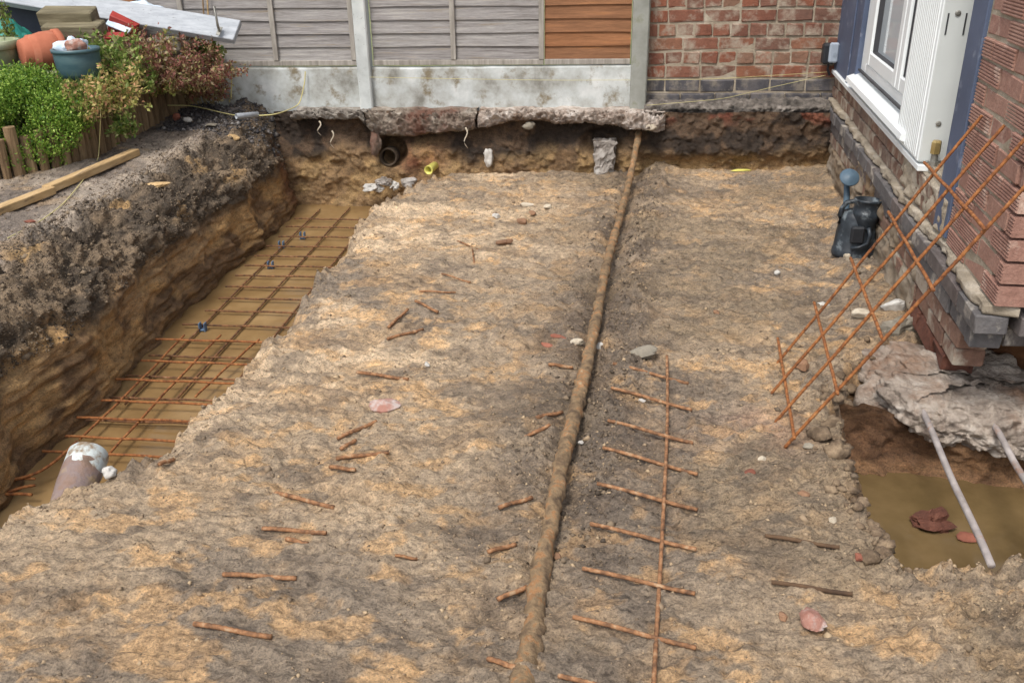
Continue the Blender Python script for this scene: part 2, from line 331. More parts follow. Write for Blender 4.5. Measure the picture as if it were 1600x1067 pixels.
_b.inputs['Roughness'].default_value = .12; _b.inputs['Specular IOR Level'].default_value = .4
_bp = N(_t, 'Bump'); _bp.inputs['Strength'].default_value = .12; _bp.inputs['Distance'].default_value = .01
_t.links.new(noise(_t, _v, 9, 4, .5), _bp.inputs['Height']); _t.links.new(_bp.outputs[0], _b.inputs['Normal'])
M['water_pit'], _t, _b = newmat('murky_water'); _v = coords(_t, (1, 1, 1), False)
_t.links.new(ramp(_t, noise(_t, _v, 4, 6, .6), [(.3, sr(88, 72, 46)), (.5, sr(104, 86, 57)), (.7, sr(118, 98, 68))]), _b.inputs['Base Color'])
_b.inputs['Roughness'].default_value = .1; _b.inputs['Specular IOR Level'].default_value = .45
M['glass'], _t, _b = newmat('window_glass'); _b.inputs['Base Color'].default_value = (.50, .55, .58, 1); _b.inputs['Roughness'].default_value = .04; _b.inputs['Specular IOR Level'].default_value = .8
M['curtain'] = mk('net_curtain', [(.3, sr(186, 196, 202)), (.7, sr(212, 220, 224))], 3, 4, .8, 0)
M['log'] = mk('log_wood', [(.25, sr(74, 58, 42)), (.45, sr(124, 100, 72)), (.6, sr(156, 130, 98)), (.8, sr(188, 166, 132))], 5, 8, .92, .7, 30, (9, 9, 1), rnd=.4, rnd_stops=[(0, sr(92, 74, 56)), (.5, sr(152, 124, 92)), (1, sr(192, 164, 126))], bdist=.01)
M['plank'] = mk('pale_timber', [(.25, sr(150, 122, 84)), (.5, sr(182, 152, 108)), (.75, sr(206, 178, 136))], 4, 8, .85, .3, 40, (8, 1, 8), dirt=(sr(120, 100, 76), 5, .56, .72), bdist=.004)
M['sleeper'] = mk('mossy_sleeper', [(.25, sr(76, 70, 54)), (.5, sr(112, 104, 82)), (.75, sr(146, 137, 112))], 4, 8, .9, .5, 30, (1, 8, 8), bdist=.008)
M['white_board'] = mk('white_painted_board', [(.3, sr(142, 147, 153)), (.7, sr(172, 176, 181))], 9, 8, .6, .15, 40, (1, 5, 5), dirt=(sr(96, 92, 84), 30, .6, .7), bdist=.003)
M['navy'] = mk('dark_navy_panel', [(.3, sr(30, 36, 50)), (.7, sr(46, 54, 70))], 4, 5, .6, .1, 40)
M['terra'] = mk('terracotta', [(.25, sr(150, 84, 60)), (.5, sr(172, 102, 76)), (.75, sr(188, 124, 98))], 6, 7, .85, .2, 60, dirt=(sr(214, 176, 150), 7, .62, .76), bdist=.004)
M['stonepot'] = mk('mossy_stone_pot', [(.25, sr(96, 108, 78)), (.5, sr(146, 152, 122)), (.75, sr(196, 196, 172))], 5, 8, .9, .5, 50, bdist=.006)
M['tealpot'] = mk('teal_glaze', [(.25, sr(52, 74, 82)), (.5, sr(66, 92, 100)), (.75, sr(92, 116, 120))], 4, 7, .35, .1, 30, (1, 1, 4))
M['tarp'] = mk('green_tarp', [(.3, sr(28, 110, 100)), (.7, sr(52, 146, 130))], 6, 5, .5, .3, 12, bdist=.02)
M['red'] = mk('red_card', [(.3, sr(136, 42, 38)), (.7, sr(164, 60, 52))], 9, 5, .5, .1, 40)
M['pale_print'] = mk('pale_blue_card', [(.3, sr(176, 196, 214)), (.7, sr(220, 228, 236))], 18, 5, .5, 0)
M['yellow'] = mk('yellow_plastic', [(.3, sr(206, 200, 96)), (.7, sr(226, 220, 130))], 6, 5, .5, .1, 40)
M['white_bit'] = mk('white_plaster', [(.3, sr(160, 154, 146)), (.7, sr(204, 202, 196))], 30, 7, .8, .4, 60, bdist=.004)
M['grey_stone'] = mk('grey_stone', [(.25, sr(104, 98, 88)), (.5, sr(136, 128, 114)), (.75, sr(166, 158, 142))], 9, 8, .9, .8, 40, bdist=.012)
M['pale_stone'] = mk('pale_stone', [(.25, sr(156, 144, 126)), (.5, sr(186, 174, 154)), (.75, sr(212, 204, 188))], 12, 8, .9, .7, 50, bdist=.01)
M['pink'] = mk('pink_mortared_brick', [(.3, sr(138, 94, 80)), (.47, sr(158, 116, 102)), (.58, sr(172, 154, 146)), (.75, sr(196, 190, 184))], 22, 8, .9, .6, 50, bdist=.01)
M['red_frag'] = mk('red_fragment', [(.3, sr(110, 66, 52)), (.6, sr(142, 88, 70)), (.8, sr(160, 118, 98))], 12, 8, .9, .5, 60, bdist=.008)
M['brown_frag'] = mk('brown_fragment', [(.3, sr(112, 84, 64)), (.6, sr(146, 112, 86)), (.8, sr(166, 138, 110))], 12, 8, .9, .6, 60, bdist=.008)
M['clay_pipe'] = mk('muddy_clay_pipe', [(.3, sr(104, 86, 72)), (.45, sr(134, 110, 96)), (.56, sr(132, 116, 112)), (.7, sr(160, 138, 108))], 14, 8, .7, .5, 40, bdist=.01)
M['pipe_white'] = mk('pale_pipe_end', [(.3, sr(172, 182, 182)), (.7, sr(206, 212, 208))], 9, 7, .7, .3, 50, dirt=(sr(136, 116, 92), 14, .48, .6))
M['rod'] = mk('pale_metal_rod', [(.3, sr(126, 118, 115)), (.6, sr(166, 157, 152)), (.8, sr(190, 182, 178))], 12, 8, .7, .3, 80, dirt=(sr(150, 110, 84), 9, .58, .7))
M['clip'] = mk('blue_plastic_clip', [(.3, sr(70, 92, 118)), (.7, sr(100, 122, 146))], 20, 4, .5, 0)
M['string'] = mk('string', [(.3, sr(186, 176, 118)), (.7, sr(206, 196, 140))], 20, 4, .8, 0)
M['twig'] = mk('dark_stick', [(.3, sr(62, 46, 34)), (.7, sr(104, 80, 58))], 12, 7, .9, .6, 60, bdist=.004)
M['bed'] = mk('bed_soil', [(.3, sr(50, 42, 34)), (.7, sr(92, 78, 62))], 9, 8, .95, .9, 30, bdist=.03)
M['outer'] = mk('outer_ground', [(.3, sr(96, 92, 70)), (.5, sr(110, 116, 76)), (.7, sr(130, 120, 92))], 1.5, 8, .95, .6, 20, bdist=.03)
M['leaf_shrub'] = island_mat('shrub_leaf', [(0, sr(62, 94, 34)), (.4, sr(102, 138, 48)), (.8, sr(146, 176, 72)), (1, sr(176, 196, 100))], .45, .3)
M['leaf_green'] = island_mat('green_leaf', [(0, sr(78, 104, 46)), (.5, sr(122, 144, 68)), (.85, sr(154, 160, 96)), (1, sr(180, 176, 128))], .5, .3)
M['leaf_red'] = island_mat('reddened_leaf', [(0, sr(96, 66, 54)), (.3, sr(140, 88, 78)), (.55, sr(160, 114, 98)), (.72, sr(134, 122, 78)), (.86, sr(158, 150, 98)), (1, sr(192, 172, 148))], .55, .3)
M['leaf_pale'] = island_mat('pale_leaf', [(0, sr(104, 120, 60)), (.4, sr(158, 160, 86)), (.7, sr(192, 176, 112)), (1, sr(206, 150, 120))], .55, .3)
M['grass'] = island_mat('grass_blade', [(0, sr(72, 98, 46)), (.5, sr(108, 132, 62)), (1, sr(148, 162, 92))], .5, .3)
M['petal'] = mk('white_petal', [(.3, sr(226, 226, 230)), (.7, sr(240, 240, 244))], 9, 4, .6, 0)

# ------------------------------------------------------------------ the dug floor (one height field with the trench and the hole)
TE = [P(*a) for a in [(0, 815), (40, 790), (80, 760), (160, 742), (225, 715), (290, 650), (345, 590), (400, 530), (440, 500), (465, 462), (490, 430), (530, 390), (560, 345), (600, 312), (640, 292)]]
TEY = np.array([0.5, 1.6]+[p[1] for p in TE]+[6.0, 6.3]); TEX = np.array([-2.5, -2.1]+[p[0] for p in TE]+[-1.05, -.98])
_o = np.argsort(TEY); TEY, TEX = TEY[_o], TEX[_o]
PITP = np.array([P(*a)[:2] for a in [(1380, 545), (1345, 590), (1300, 632), (1328, 690), (1338, 750), (1355, 800), (1400, 845), (1425, 874), (1478, 868), (1550, 886), (1610, 868), (1780, 850), (2050, 640), (1900, 520)]])
def sdpoly(x, y, Pn):
    d = np.full(x.shape, 1e9); inside = np.zeros(x.shape, bool); n = len(Pn)
    for i in range(n):
        a, b = Pn[i], Pn[(i+1) % n]; e = b-a; wx, wy = x-a[0], y-a[1]
        t = np.clip((wx*e[0]+wy*e[1])/(e@e), 0, 1); d = np.minimum(d, np.hypot(wx-e[0]*t, wy-e[1]*t))
        c = ((a[1] > y) != (b[1] > y)) & (x < (b[0]-a[0])*(y-a[1])/(b[1]-a[1]+1e-12)+a[0]); inside ^= c
    return np.where(inside, -d, d)
PIPEPX = [(998, 208), (993, 238), (985, 275), (975, 315), (965, 352), (953, 395), (944, 430), (935, 480), (925, 530), (914, 580), (904, 622), (893, 665), (883, 700), (874, 745), (866, 785), (857, 830), (849, 865), (841, 915), (833, 975), (825, 1020), (815, 1070), (800, 1130)]
PIPE = [P(px, py, .03) for px, py in PIPEPX]; PIPE[0] = PY(998, 208, 6.16); PIPE[1] = PY(993, 238, 6.0)+np.array([0, 0, 0]); PIPE[2] = P(985, 275, .07)
PIPE = np.array(PIPE); _po = np.argsort(PIPE[:, 1])
def pipex(y): return np.interp(y, PIPE[_po, 1], PIPE[_po, 0])
def edge_d(x, y):
    ex = np.interp(y, TEY, TEX)+.03*fbm(x*3+5, y*5, 0., 3, 31)+.012*fbm(x*15, y*22, 0., 3, 33)
    return x-ex
def floor_h(x, y, full=False):
    dt = edge_d(x, y)
    dp = sdpoly(x, y, PITP)+.045*fbm(x*4, y*7, 0., 4, 41)+.016*fbm(x*19, y*19, 0., 3, 42)
    pd = x-pipex(y)
    z = .022*fbm(x*1.1, y*1.1, 0., 3, 1)+.007*fbm(x*4.5, y*6.5, 0., 4, 2)
    # scraped bucket strokes: stretched ridges in patches
    a1 = x*.93+y*.36; a2 = -x*.36+y*.93
    st = 1-np.abs(fbm(a1*5, a2*26, 0., 3, 5)); pm = sst(-.2, .5, fbm(x*1.7, y*1.7, 0., 3, 6))
    z += .012*(st-.6)*pm
    for (ca, sa, sd2) in ((.99, -.12, 301), (.8, -.6, 311), (.55, .83, 321)):
        q1 = x*ca+y*sa; q2 = -x*sa+y*ca
        z += .011*(.75-np.abs(fbm(q1*7, q2*34, 0., 3, sd2)))*sst(0., .5, fbm(x*2.3+sd2, y*2.3, 0., 2, sd2+5))
    z -= .009*sst(.25, .75, fbm(x*9, y*15, 0., 4, 331))
    z += .0085*fbm(x*24, y*34, 0., 3, 7)
    # clods along the pipe, the trench lip and the hole
    near_pipe = np.exp(-((pd-.12)/.13)**2)*sst(1.7, 2.6, y)*1.0+.35*np.exp(-((pd+.12)/.14)**2)
    lip = np.exp(-(dt/.13)**2)+.9*np.exp(-(np.maximum(dp, 0)/.16)**2)
    right = sst(.55, .95, x)*sst(3.6, 2.6, y)*.8
    rm = np.clip(near_pipe*.8+lip+right*.7+.12, 0, 1.3)
    cl = np.maximum(0, fbm(x*17, y*19, 0., 4, 9)-.05)
    z += .034*cl*rm-.006*rm
    wallside = sst(.35, 0, (WO[0]+(WO[1]-y)*-.096)-x)*sst(3.2, 3.8, y)
    z += wallside*(.03+.03*np.maximum(0, fbm(x*9, y*9, 0., 4, 14)))
    # pipe furrow and spoil
    z += -.035*np.exp(-(pd/.055)**2)*sst(1.9, 2.5, y)+.02*np.exp(-((pd-.16)/.07)**2)*sst(2.2, 3., y)+.012*np.exp(-(pd/.05)**2)*sst(2.2, 1.8, y)
    # dents
    for (px, py, r, dep) in [(860, 535, .05, .07), (1090, 940, .035, .02), (475, 635, .03, .025), (880, 420, .09, .02), (800, 420, .07, .018), (1450, 950, .05, .02), (1085, 330, .08, .012), (720, 430, .05, .015)]:
        c = P(px, py); z -= dep*np.exp(-(((x-c[0])/(r*1.4))**2+((y-c[1])/r)**2))
    # lip rolls over, then drops
    z -= .05*np.exp(-np.maximum(dt, 0)/.09)*(.6+.5*fbm(x*4, y*4, 0., 2, 12))
    dropt = sst(.03, -.09, dt); dropp = sst(.035, -.11, dp)
    z = z*(1-dropt)*(1-dropp)+dropt*-.46+dropp*-.42
    z += .05*fbm(x*11, y*11, 0., 4, 15)*(sst(.05, -.02, dp)-dropp*.6)
    if full: return z, dt, dp, pd, rm, pm
    return z
ys = [-1.5]
while ys[-1] < 6.3:
    y = ys[-1]; ys.append(y+(.06 if y < 1.1 else .0062+.0085*(y-1.1)/5))
ys = np.array(ys); xs = np.arange(-2.15, 2.7, .0085)
X, Y = np.meshgrid(xs, ys, indexing='ij')
Z, DT, DP, PD, RM, PM = floor_h(X, Y, True)
TAN, OCH, GREY, DARK, RED = map(np.array, (sr(164, 145, 122), sr(180, 152, 119), sr(138, 124, 108), sr(98, 87, 77), sr(174, 138, 118)))
def lerp(a, b, t): return a*(1-t[..., None])+b*t[..., None]
c = lerp(np.broadcast_to(TAN, X.shape+(3,)), GREY, sst(-.3, .55, fbm(X*1.3, Y*1.3, 0., 4, 21)))
leftm = sst(.15, -.7, X-.03*Y)*sst(1.4, 3.0, Y)
c = lerp(c, np.array(sr(206, 182, 152)), .85*leftm*sst(-.25, .5, fbm(X*2.2, Y*3.2, 0., 5, 22)))
c = lerp(c, OCH, (.4+.25*sst(2.2, 3.2, Y))*sst(.1, .6, fbm(X*4.6, Y*7.2, 0., 6, 23, .62)))
c = lerp(c, np.array(sr(204, 164, 116)), .55*sst(.35, .75, fbm(X*8+9, Y*13, 0., 5, 24, .62)))
pm2 = np.clip(.85*np.exp(-((PD-.12)/.2)**2)+.55*np.exp(-((PD+.14)/.18)**2), 0, 1)*sst(1.5, 2.4, Y)
c = lerp(c, DARK, np.clip(pm2*(.68+.6*fbm(X*6, Y*6, 0., 4, 25)), 0, .85))
c = lerp(c, np.array(sr(134, 118, 97)), .7*sst(.0, .5, fbm(X*1.9+3, Y*2.4, 0., 5, 26))*sst(-.5, .2, X))
c = lerp(c, DARK, .5*sst(.25, .7, fbm(X*6, Y*12, 0., 6, 27, .65)))
rp = P(1170, 675); c = lerp(c, RED, .6*np.exp(-(((X-rp[0])/.2)**2+((Y-rp[1])/.12)**2))*(.6+.6*fbm(X*8, Y*8, 0., 3, 28)))
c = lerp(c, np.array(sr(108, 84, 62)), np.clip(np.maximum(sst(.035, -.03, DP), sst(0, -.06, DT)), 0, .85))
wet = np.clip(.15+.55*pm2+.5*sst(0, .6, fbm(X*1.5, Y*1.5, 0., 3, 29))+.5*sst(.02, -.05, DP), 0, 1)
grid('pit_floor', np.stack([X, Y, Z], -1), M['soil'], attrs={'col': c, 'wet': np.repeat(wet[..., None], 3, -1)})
tag(bpy.data.objects['pit_floor'], 'dug muddy brown floor of the excavation', kind='structure')
del X, Y, Z, c, wet, DT, DP, PD, RM, PM

# ------------------------------------------------------------------ left bank: trench wall, crumbled shoulder, garden path
PR = np.array([(-1.99, -.50), (-2.02, -.36), (-2.035, -.25), (-2.05, -.10), (-2.065, .06), (-2.085, .17), (-2.14, .25), (-2.23, .305), (-2.36, .335), (-2.6, .345), (-2.9, .355), (-3.4, .36)])
pl = np.concatenate([[0], np.cumsum(np.linalg.norm(np.diff(PR, axis=0), axis=1))])
tt = np.concatenate([np.arange(0, 1.25, .0075), np.arange(1.25, pl[-1]+.01, .016)]); bx = np.interp(tt, pl, PR[:, 0]); bz = np.interp(tt, pl, PR[:, 1])
for _ in range(6): bx[1:-1] = (bx[:-2]+bx[1:-1]*2+bx[2:])/4; bz[1:-1] = (bz[:-2]+bz[1:-1]*2+bz[2:])/4
by = np.concatenate([np.arange(.6, 1.8, .04), np.arange(1.8, 6.42, .0085)])
BX, BY = np.meshgrid(bx, by, indexing='ij'); BZ, _ = np.meshgrid(bz, by, indexing='ij'); TT, _ = np.meshgrid(tt, by, indexing='ij')
tx, tz = np.gradient(bx), np.gradient(bz); nl = np.hypot(tx, tz); nx = np.repeat((tz/nl)[:, None], len(by), 1); nz = np.repeat((-tx/nl)[:, None], len(by), 1)
ex = .05*fbm(BY*1.1, BY*0+3, 0., 3, 51)+.025*fbm(BY*4, BY*0+9, 0., 3, 52)
upper = sst(.02, .2, BZ); flatm = sst(-2.3, -2.5, BX); sh = upper*(1-flatm)
d = .012*fbm(BX*3, BY*2.2, BZ*5, 3, 53)
lay = fbm(BY*1.5, BZ*16+.5*fbm(BY*1.2, BY*0, 0., 2, 58), 0., 4, 54)      # bucket scrape ridges along the trench
d = d+.014*(np.abs(lay))*(1-upper)*(.4+1.2*sst(-.1, .4, fbm(BY*1.6, BZ*5, 0., 3, 410)))+.02*sst(-.1, -.2, BZ)*np.abs(fbm(BY*2.2, BZ*30, 0., 3, 411))+.012*fbm(BY*5, BZ*9, 0., 4, 412)*(1-upper)+.006*fbm(BX*20, BY*10, BZ*26, 3, 57)*(1-upper)
d = d+.014*np.abs(fbm(BY*7+BZ*6, BZ*4, 0., 3, 66))*(1-upper)
d = d+sh*(.05*fbm(BX*6, BY*6, BZ*6, 3, 55)+.05*np.maximum(0, fbm(BX*15, BY*15, BZ*15, 3, 56, .5))+.022*np.abs(fbm(BX*32, BY*32, BZ*32, 2, 413)))
d = d+flatm*(.010*fbm(BX*5, BY*5, 0., 4, 59)+.010*np.maximum(0, fbm(BX*28, BY*28, 0., 3, 60)))
BX2 = BX+nx*d+ex*np.clip(1-flatm, 0, 1); BZ2 = BZ+nz*d+.07*sst(5.5, 6.35, BY)*sst(.2, .34, BZ)-.02*sst(-2.3, -2.1, BX)*upper
bc = lerp(np.broadcast_to(np.array(sr(164, 132, 94)), BX.shape+(3,)), np.array(sr(116, 91, 65)), sst(-.25, .35, fbm(BX*3, BY*4.2, BZ*7, 5, 61, .6)))
bc = lerp(bc, np.array(sr(182, 146, 98)), .7*sst(.15, .55, fbm(BX*3, BY*3.5, BZ*7, 4, 62)))
top = sst(.02, .15, BZ+.09*fbm(BY*2.5, BZ*2, 0., 4, 63))
bc = lerp(bc, lerp(np.broadcast_to(np.array(sr(86, 75, 63)), BX.shape+(3,)), np.array(sr(130, 112, 91)), sst(-.2, .5, fbm(BX*7, BY*7, BZ*7, 4, 64))), top)
pth = sst(-2.28, -2.42, BX+.06*fbm(BX*4, BY*4, 0., 3, 65))
bc = lerp(bc, lerp(np.broadcast_to(np.array(sr(166, 153, 139)), BX.shape+(3,)), np.array(sr(132, 121, 111)), sst(-.3, .5, fbm(BX*3.4, BY*2.4, 0., 5, 67))), pth*.9)
bc = lerp(bc, np.array(sr(60, 52, 48)), .75*sst(5.5, 6.0, BY+.2*fbm(BX*5, BY*5, 0., 3, 68))*pth)
bc = lerp(bc, np.array(sr(176, 144, 100)), .8*sst(.5, .8, fbm(BX*5, BY*4, BZ*5, 4, 69))*sst(.15, .25, BZ)*(1-pth*.6))
rc = np.exp(-((BY-6.05)/.12)**2)*sst(.28, .15, BZ)
bc = lerp(bc, np.array(sr(124, 84, 62)), .7*rc)
bc = lerp(bc, np.array(sr(106, 80, 54)), .8*sst(-.17, -.24, BZ))
bw = np.clip(.2+.5*sst(-.12, -.24, BZ)+.3*sst(0, .5, fbm(BX*3, BY*3, BZ*3, 3, 70)), 0, 1)
grid('bank', np.stack([BX2, BY, BZ2], -1), M['bank'], flip=False, attrs={'col': bc, 'wet': np.repeat(bw[..., None], 3, -1)})
tag(bpy.data.objects['bank'], 'crumbling earth bank and trench side with garden path on top', kind='structure')
BANKX, BANKY, BANKZ = BX2, BY, BZ2
def bank_pt(i, j): return np.array([BANKX[i, j], BANKY[i, j], BANKZ[i, j]])

# ------------------------------------------------------------------ back face of the dig
fx = np.arange(-2.12, 1.72, .0085); fz = np.arange(-.5, .40, .0085)
FX, FZ = np.meshgrid(fx, fz, indexing='ij')
rt = sst(.3, .45, FX)
FY = 6.17-.022*fbm(FX*3, FZ*4, 0., 4, 71)-.010*fbm(FX*11, FZ*13, 0., 4, 72)-.018*np.maximum(0, fbm(FX*30, FZ*32, 0., 4, 78))
FY += .09*sst(.12, .27, FZ)*(1-rt)*(.8+.5*fbm(FX*2, FX*0, 0., 2, 73))+.05*rt*sst(.14, .05, FZ)*sst(-.1, .02, FZ)
hp = PY(612, 238, 6.17); FY += .22*sst(1.25, .6, np.hypot((FX-hp[0])/.1, (FZ-hp[2])/.09))
hp2 = PY(935, 225, 6.17); FY += .1*sst(1.2, .5, np.hypot((FX-hp2[0]-.02)/.14, (FZ-hp2[2])/.1))
fc = lerp(np.broadcast_to(np.array(sr(142, 116, 84)), FX.shape+(3,)), np.array(sr(112, 89, 64)), sst(-.3, .5, fbm(FX*3, FZ*4, 0., 4, 74)))
fc = lerp(fc, np.array(sr(164, 136, 94)), .6*sst(.1, .5, fbm(FX*6, FZ*8, 0., 4, 75)))
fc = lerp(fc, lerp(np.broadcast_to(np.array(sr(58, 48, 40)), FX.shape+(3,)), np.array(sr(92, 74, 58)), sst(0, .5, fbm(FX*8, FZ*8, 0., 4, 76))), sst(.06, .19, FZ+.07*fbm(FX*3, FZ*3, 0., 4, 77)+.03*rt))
fc = lerp(fc, np.array(sr(138, 72, 52)), .7*np.exp(-(((FX+1.12)/.12)**2+((FZ-.08)/.09)**2))*(.6+.6*fbm(FX*9, FZ*9, 0., 3, 79)))
fc = lerp(fc, np.array(sr(128, 70, 52)), .6*sst(.25, .6, fbm(FX*6, FZ*9, 0., 4, 80))*rt*sst(.28, .36, FZ))
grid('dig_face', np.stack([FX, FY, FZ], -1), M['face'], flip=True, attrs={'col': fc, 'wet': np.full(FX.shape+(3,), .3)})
tag(bpy.data.objects['dig_face'], 'undercut earth face below the fence', kind='structure')

# ------------------------------------------------------------------ outer ground, water
V = []; Fq = []
for (x0, x1, y0, y1) in [(-120, 120, 6.45, 150), (-120, -3.38, -120, 6.45), (2.69, 120, -120, 6.45), (-3.38, 2.69, -120, -1.45), (-3.38, -2.1, -1.45, .62)]:
    n = len(V); V += [(x0, y0, .27), (x1, y0, .27), (x1, y1, .27), (x0, y1, .27)]; Fq.append((n, n+1, n+2, n+3))
tag(build('ground', V, Fq, M['outer'], base=False), 'garden ground around the dig', kind='structure')
tag(build('water', [(-2.3, 1.2, -.25), (-.7, 1.2, -.25), (-.7, 6.4, -.25), (-2.3, 6.4, -.25)], [(0, 1, 2, 3)], M['water'], base=False), 'muddy water in the trench', kind='structure')
tag(build('water', [(.8, 1.9, -.275), (2.6, 1.9, -.275), (2.6, 3.3, -.275), (.8, 3.3, -.275)], [(0, 1, 2, 3)], M['water_pit'], base=False), 'murky brown water in the hole below the house corner', kind='structure')

# ------------------------------------------------------------------ fence
FY0 = 6.35
def slat(xa, xb, z0, h, parent, mat, y=FY0):
    """feather overlapping board: lower edge proud, slight waney wobble"""
    n = max(3, int((xb-xa)/.14)); V = []; Fc = []
    sd_ = random.random()*100
    for i in range(n+1):
        x = xa+(xb-xa)*i/n; w = .005*float(vn(x*2.3+sd_, 0.5)); w2 = .003*float(vn(x*3.1+sd_, 7.5))
        V += [(x, y-.016+w2*.5, z0+w), (x, y-.004, z0+h+.012+w2), (x, y+.004, z0+h+.012+w2), (x, y-.004, z0+w)]
    for i in range(n):
        a = i*4
        for k in range(4): Fc.append((a+k, a+4+k, a+4+(k+1) % 4, a+(k+1) % 4))
    Fc += [(0, 1, 2, 3), (n*4+3, n*4+2, n*4+1, n*4)]
    return build('slat', V, Fc, mat, parent)
def panel(xa, xb, label, mat, battens, zb=.675, n=14, lean=0.0, bm='batten'):
    e = empty('timber_fence', ((xa+xb)/2, FY0, zb), label, 'fence')
    for k in range(n): slat(xa, xb, zb+.035+k*.084, .084, e, mat)
    for nm, z in (('bottom_rail', zb+.018), ('top_rail', zb+.035+n*.084+.03)):
        MB().box(((xa+xb)/2, FY0-.012, z), (xb-xa, .036, .034), bev=.003).done(nm, M[bm], e)
    for x in battens: MB().box((x+.001, FY0-.026, zb+.035+n*.042), (.034, .018, n*.084), bev=.003).done('batten', M[bm], e)
    return e
panel(-3.37, -1.535, 'grey weathered fence panel behind the white board and flower bed', M['slat'], [-3.35, -2.71, -2.095, -1.56])
panel(-1.43, -.285, 'wide grey weathered fence panel between concrete post and brown panel', M['slat'], [-.885, -.30])
panel(-.278, .285, 'narrow brown stained fence panel beside the brick wall', M['slat_brown'], [], bm='batten')
panel(-5.2, -3.48, 'grey weathered fence panel behind the navy panel and green tarpaulin', M['slat'], [-4.3])
def post(x, w, mat, label, zb=.38):
    e = empty('fence_post', (x, FY0-.02, zb), label, 'fence post', 'concrete fence posts')
    b = MB(); hgt = 1.62
    b.box((x, FY0-.025, zb+hgt/2), (w, .11, hgt), bev=.008); b.done('shaft', M[mat], e)
    MB().box((x, FY0-.025, zb+hgt+.012), (w*.8, .088, .03), bev=.01).done('cap', M[mat], e)
    return e
post(-1.49, .088, 'conc_post', 'pale speckled concrete fence post between two grey panels')
post(.345, .105, 'conc_post2', 'greenish grey concrete fence post against the brick wall')
post(-3.43, .088, 'conc_post', 'concrete fence post behind the white board')
def gboard(xa, xb, label):
    n = 40; b = MB(); V = []; Fc = []
    for i in range(n+1):
        x = xa+(xb-xa)*i/n; w = .004*float(fbm(x*3, .2, 0., 3, 91))
        V += [(x, FY0-.03, .36), (x, FY0-.03+w*.4, .655+w), (x, FY0-.024, .666+w), (x, FY0+.02, .666+w), (x, FY0+.02, .36)]
    for i in range(n):
        for k in range(5): Fc.append((i*5+k, i*5+5+k, i*5+5+(k+1) % 5, i*5+(k+1) % 5))
    Fc += [(0, 1, 2, 3, 4), tuple(n*5+k for k in (4, 3, 2, 1, 0))]
    return tag(build('gravel_board', V, Fc, M['conc']), label, 'gravel board', 'concrete gravel boards')
gboard(-1.445, .292, 'long pale concrete gravel board below the wide grey and brown panels')
gboard(-3.385, -1.535, 'stained concrete gravel board below the panel beside the flower bed')

# ------------------------------------------------------------------ bricks
def brick_mesh(name, l, h, d, seed, bev=.005, jit=.0022):
    rg = np.random.default_rng(seed); V, Fc = cbox((l, d, h), bev); V = np.array(V)+rg.uniform(-jit, jit, (24, 3))
    me = bpy.data.meshes.new(name); me.from_pydata(V.tolist(), [], Fc); me.update(); return me
def grooved_mesh(name, l, h, d, n=6):
    V = []; prof = [(-h/2, 0)]
    for k in range(n):
        a = -h/2+h*(k+.12)/n; b_ = -h/2+h*(k+.88)/n
        prof += [(a, .0), (a+h*.12/n*1.5, .005), (b_-h*.12/n*1.5, .005), (b_, .0)]
    prof += [(h/2, 0)]
    for x in (-l/2, l/2):
        V += [(x, -d/2-p, z) for z, p in prof]+[(x, d/2, h/2), (x, d/2, -h/2)]
    m = len(prof)+2; Fc = [(i, m+i, m+(i+1) % m, (i+1) % m) for i in range(m)]+[tuple(range(m))[::-1], tuple(m+i for i in range(m))]
    me = bpy.data.meshes.new(name); me.from_pydata(V, [], Fc); me.update(); return me
def brick_set(key, l, h, d, n=5, **k): 
    r = []
    for i in range(n):
        me = brick_mesh('brick', l, h, d, hash((key, i)) % 9999 if False else i+len(key)*13, **k); me.materials.append(M[key]); r.append(me)
    return r
# back brick wall: rows of stretchers and rows of headers
wall = empty('brick_wall', (1.1, 6.4, .36), 'old red brick garden wall with black base courses beside the fence', 'brick wall')
BW0, BW1, CH_ = .405, 1.80, .0885
MB().box(((BW0+BW1)/2, 6.468, 1.08), (BW1-BW0-.01, .13, 1.42)).done('mortar', M['mortar'], wall)
st, hd = brick_set('brick_old', .220, CH_-.014, .1, jit=.005), brick_set('brick_old', .106, CH_-.014, .1, jit=.005)
stb = brick_set('brick_black', .220, CH_-.012, .1)
for r in range(16):
    z = .392+CH_*(r+.5); head = r % 2 == 1 and r > 1; pitch = .117 if head else .231; x = BW0+(.0 if not head else .0)-(pitch*.45 if r % 4 in (2, 1) else 0)
    while x < BW1:
        xa, xb = max(x, BW0+.004), min(x+pitch-.011, BW1)
        if xb-xa > .03:
            me = random.choice(stb if r < 2 else (hd if head else st)); o = link('brick', me, None, wall)
            o.location = np.array([(xa+xb)/2, 6.447+random.uniform(-.005, .004)-(.03 if r == 0 else 0), z+random.uniform(-.002, .002)])-wloc(wall)
            o.scale = ((xb-xa)/(.106 if head and r > 1 else .220), 1, random.uniform(.96, 1.02)); o.rotation_euler = (random.uniform(-.02, .02), random.uniform(-.008, .008), random.uniform(-.02, .02))
        x += pitch

bxs, bps = np.meshgrid(np.linspace(BW0-.02, BW1, 190), np.linspace(0, 1, 26), indexing='ij')
bo_ = np.interp(bps, [0, .2, .45, .7, .85, 1], [6.42, 6.30, 6.22, 6.235, 6.30, 6.42]); bz_ = np.interp(bps, [0, .2, .45, .7, .85, 1], [.445, .43, .40, .36, .335, .33])
bn_ = .022*fbm(bxs*7, bps*5, 0., 4, 401)+.025*np.abs(fbm(bxs*22, bps*12, 0., 4, 402))
grid('mortar_base', np.stack([bxs, bo_-bn_*np.sin(bps*math.pi), bz_+bn_*.5], -1)-wloc(wall), M['rough_conc2'], wall, flip=True)
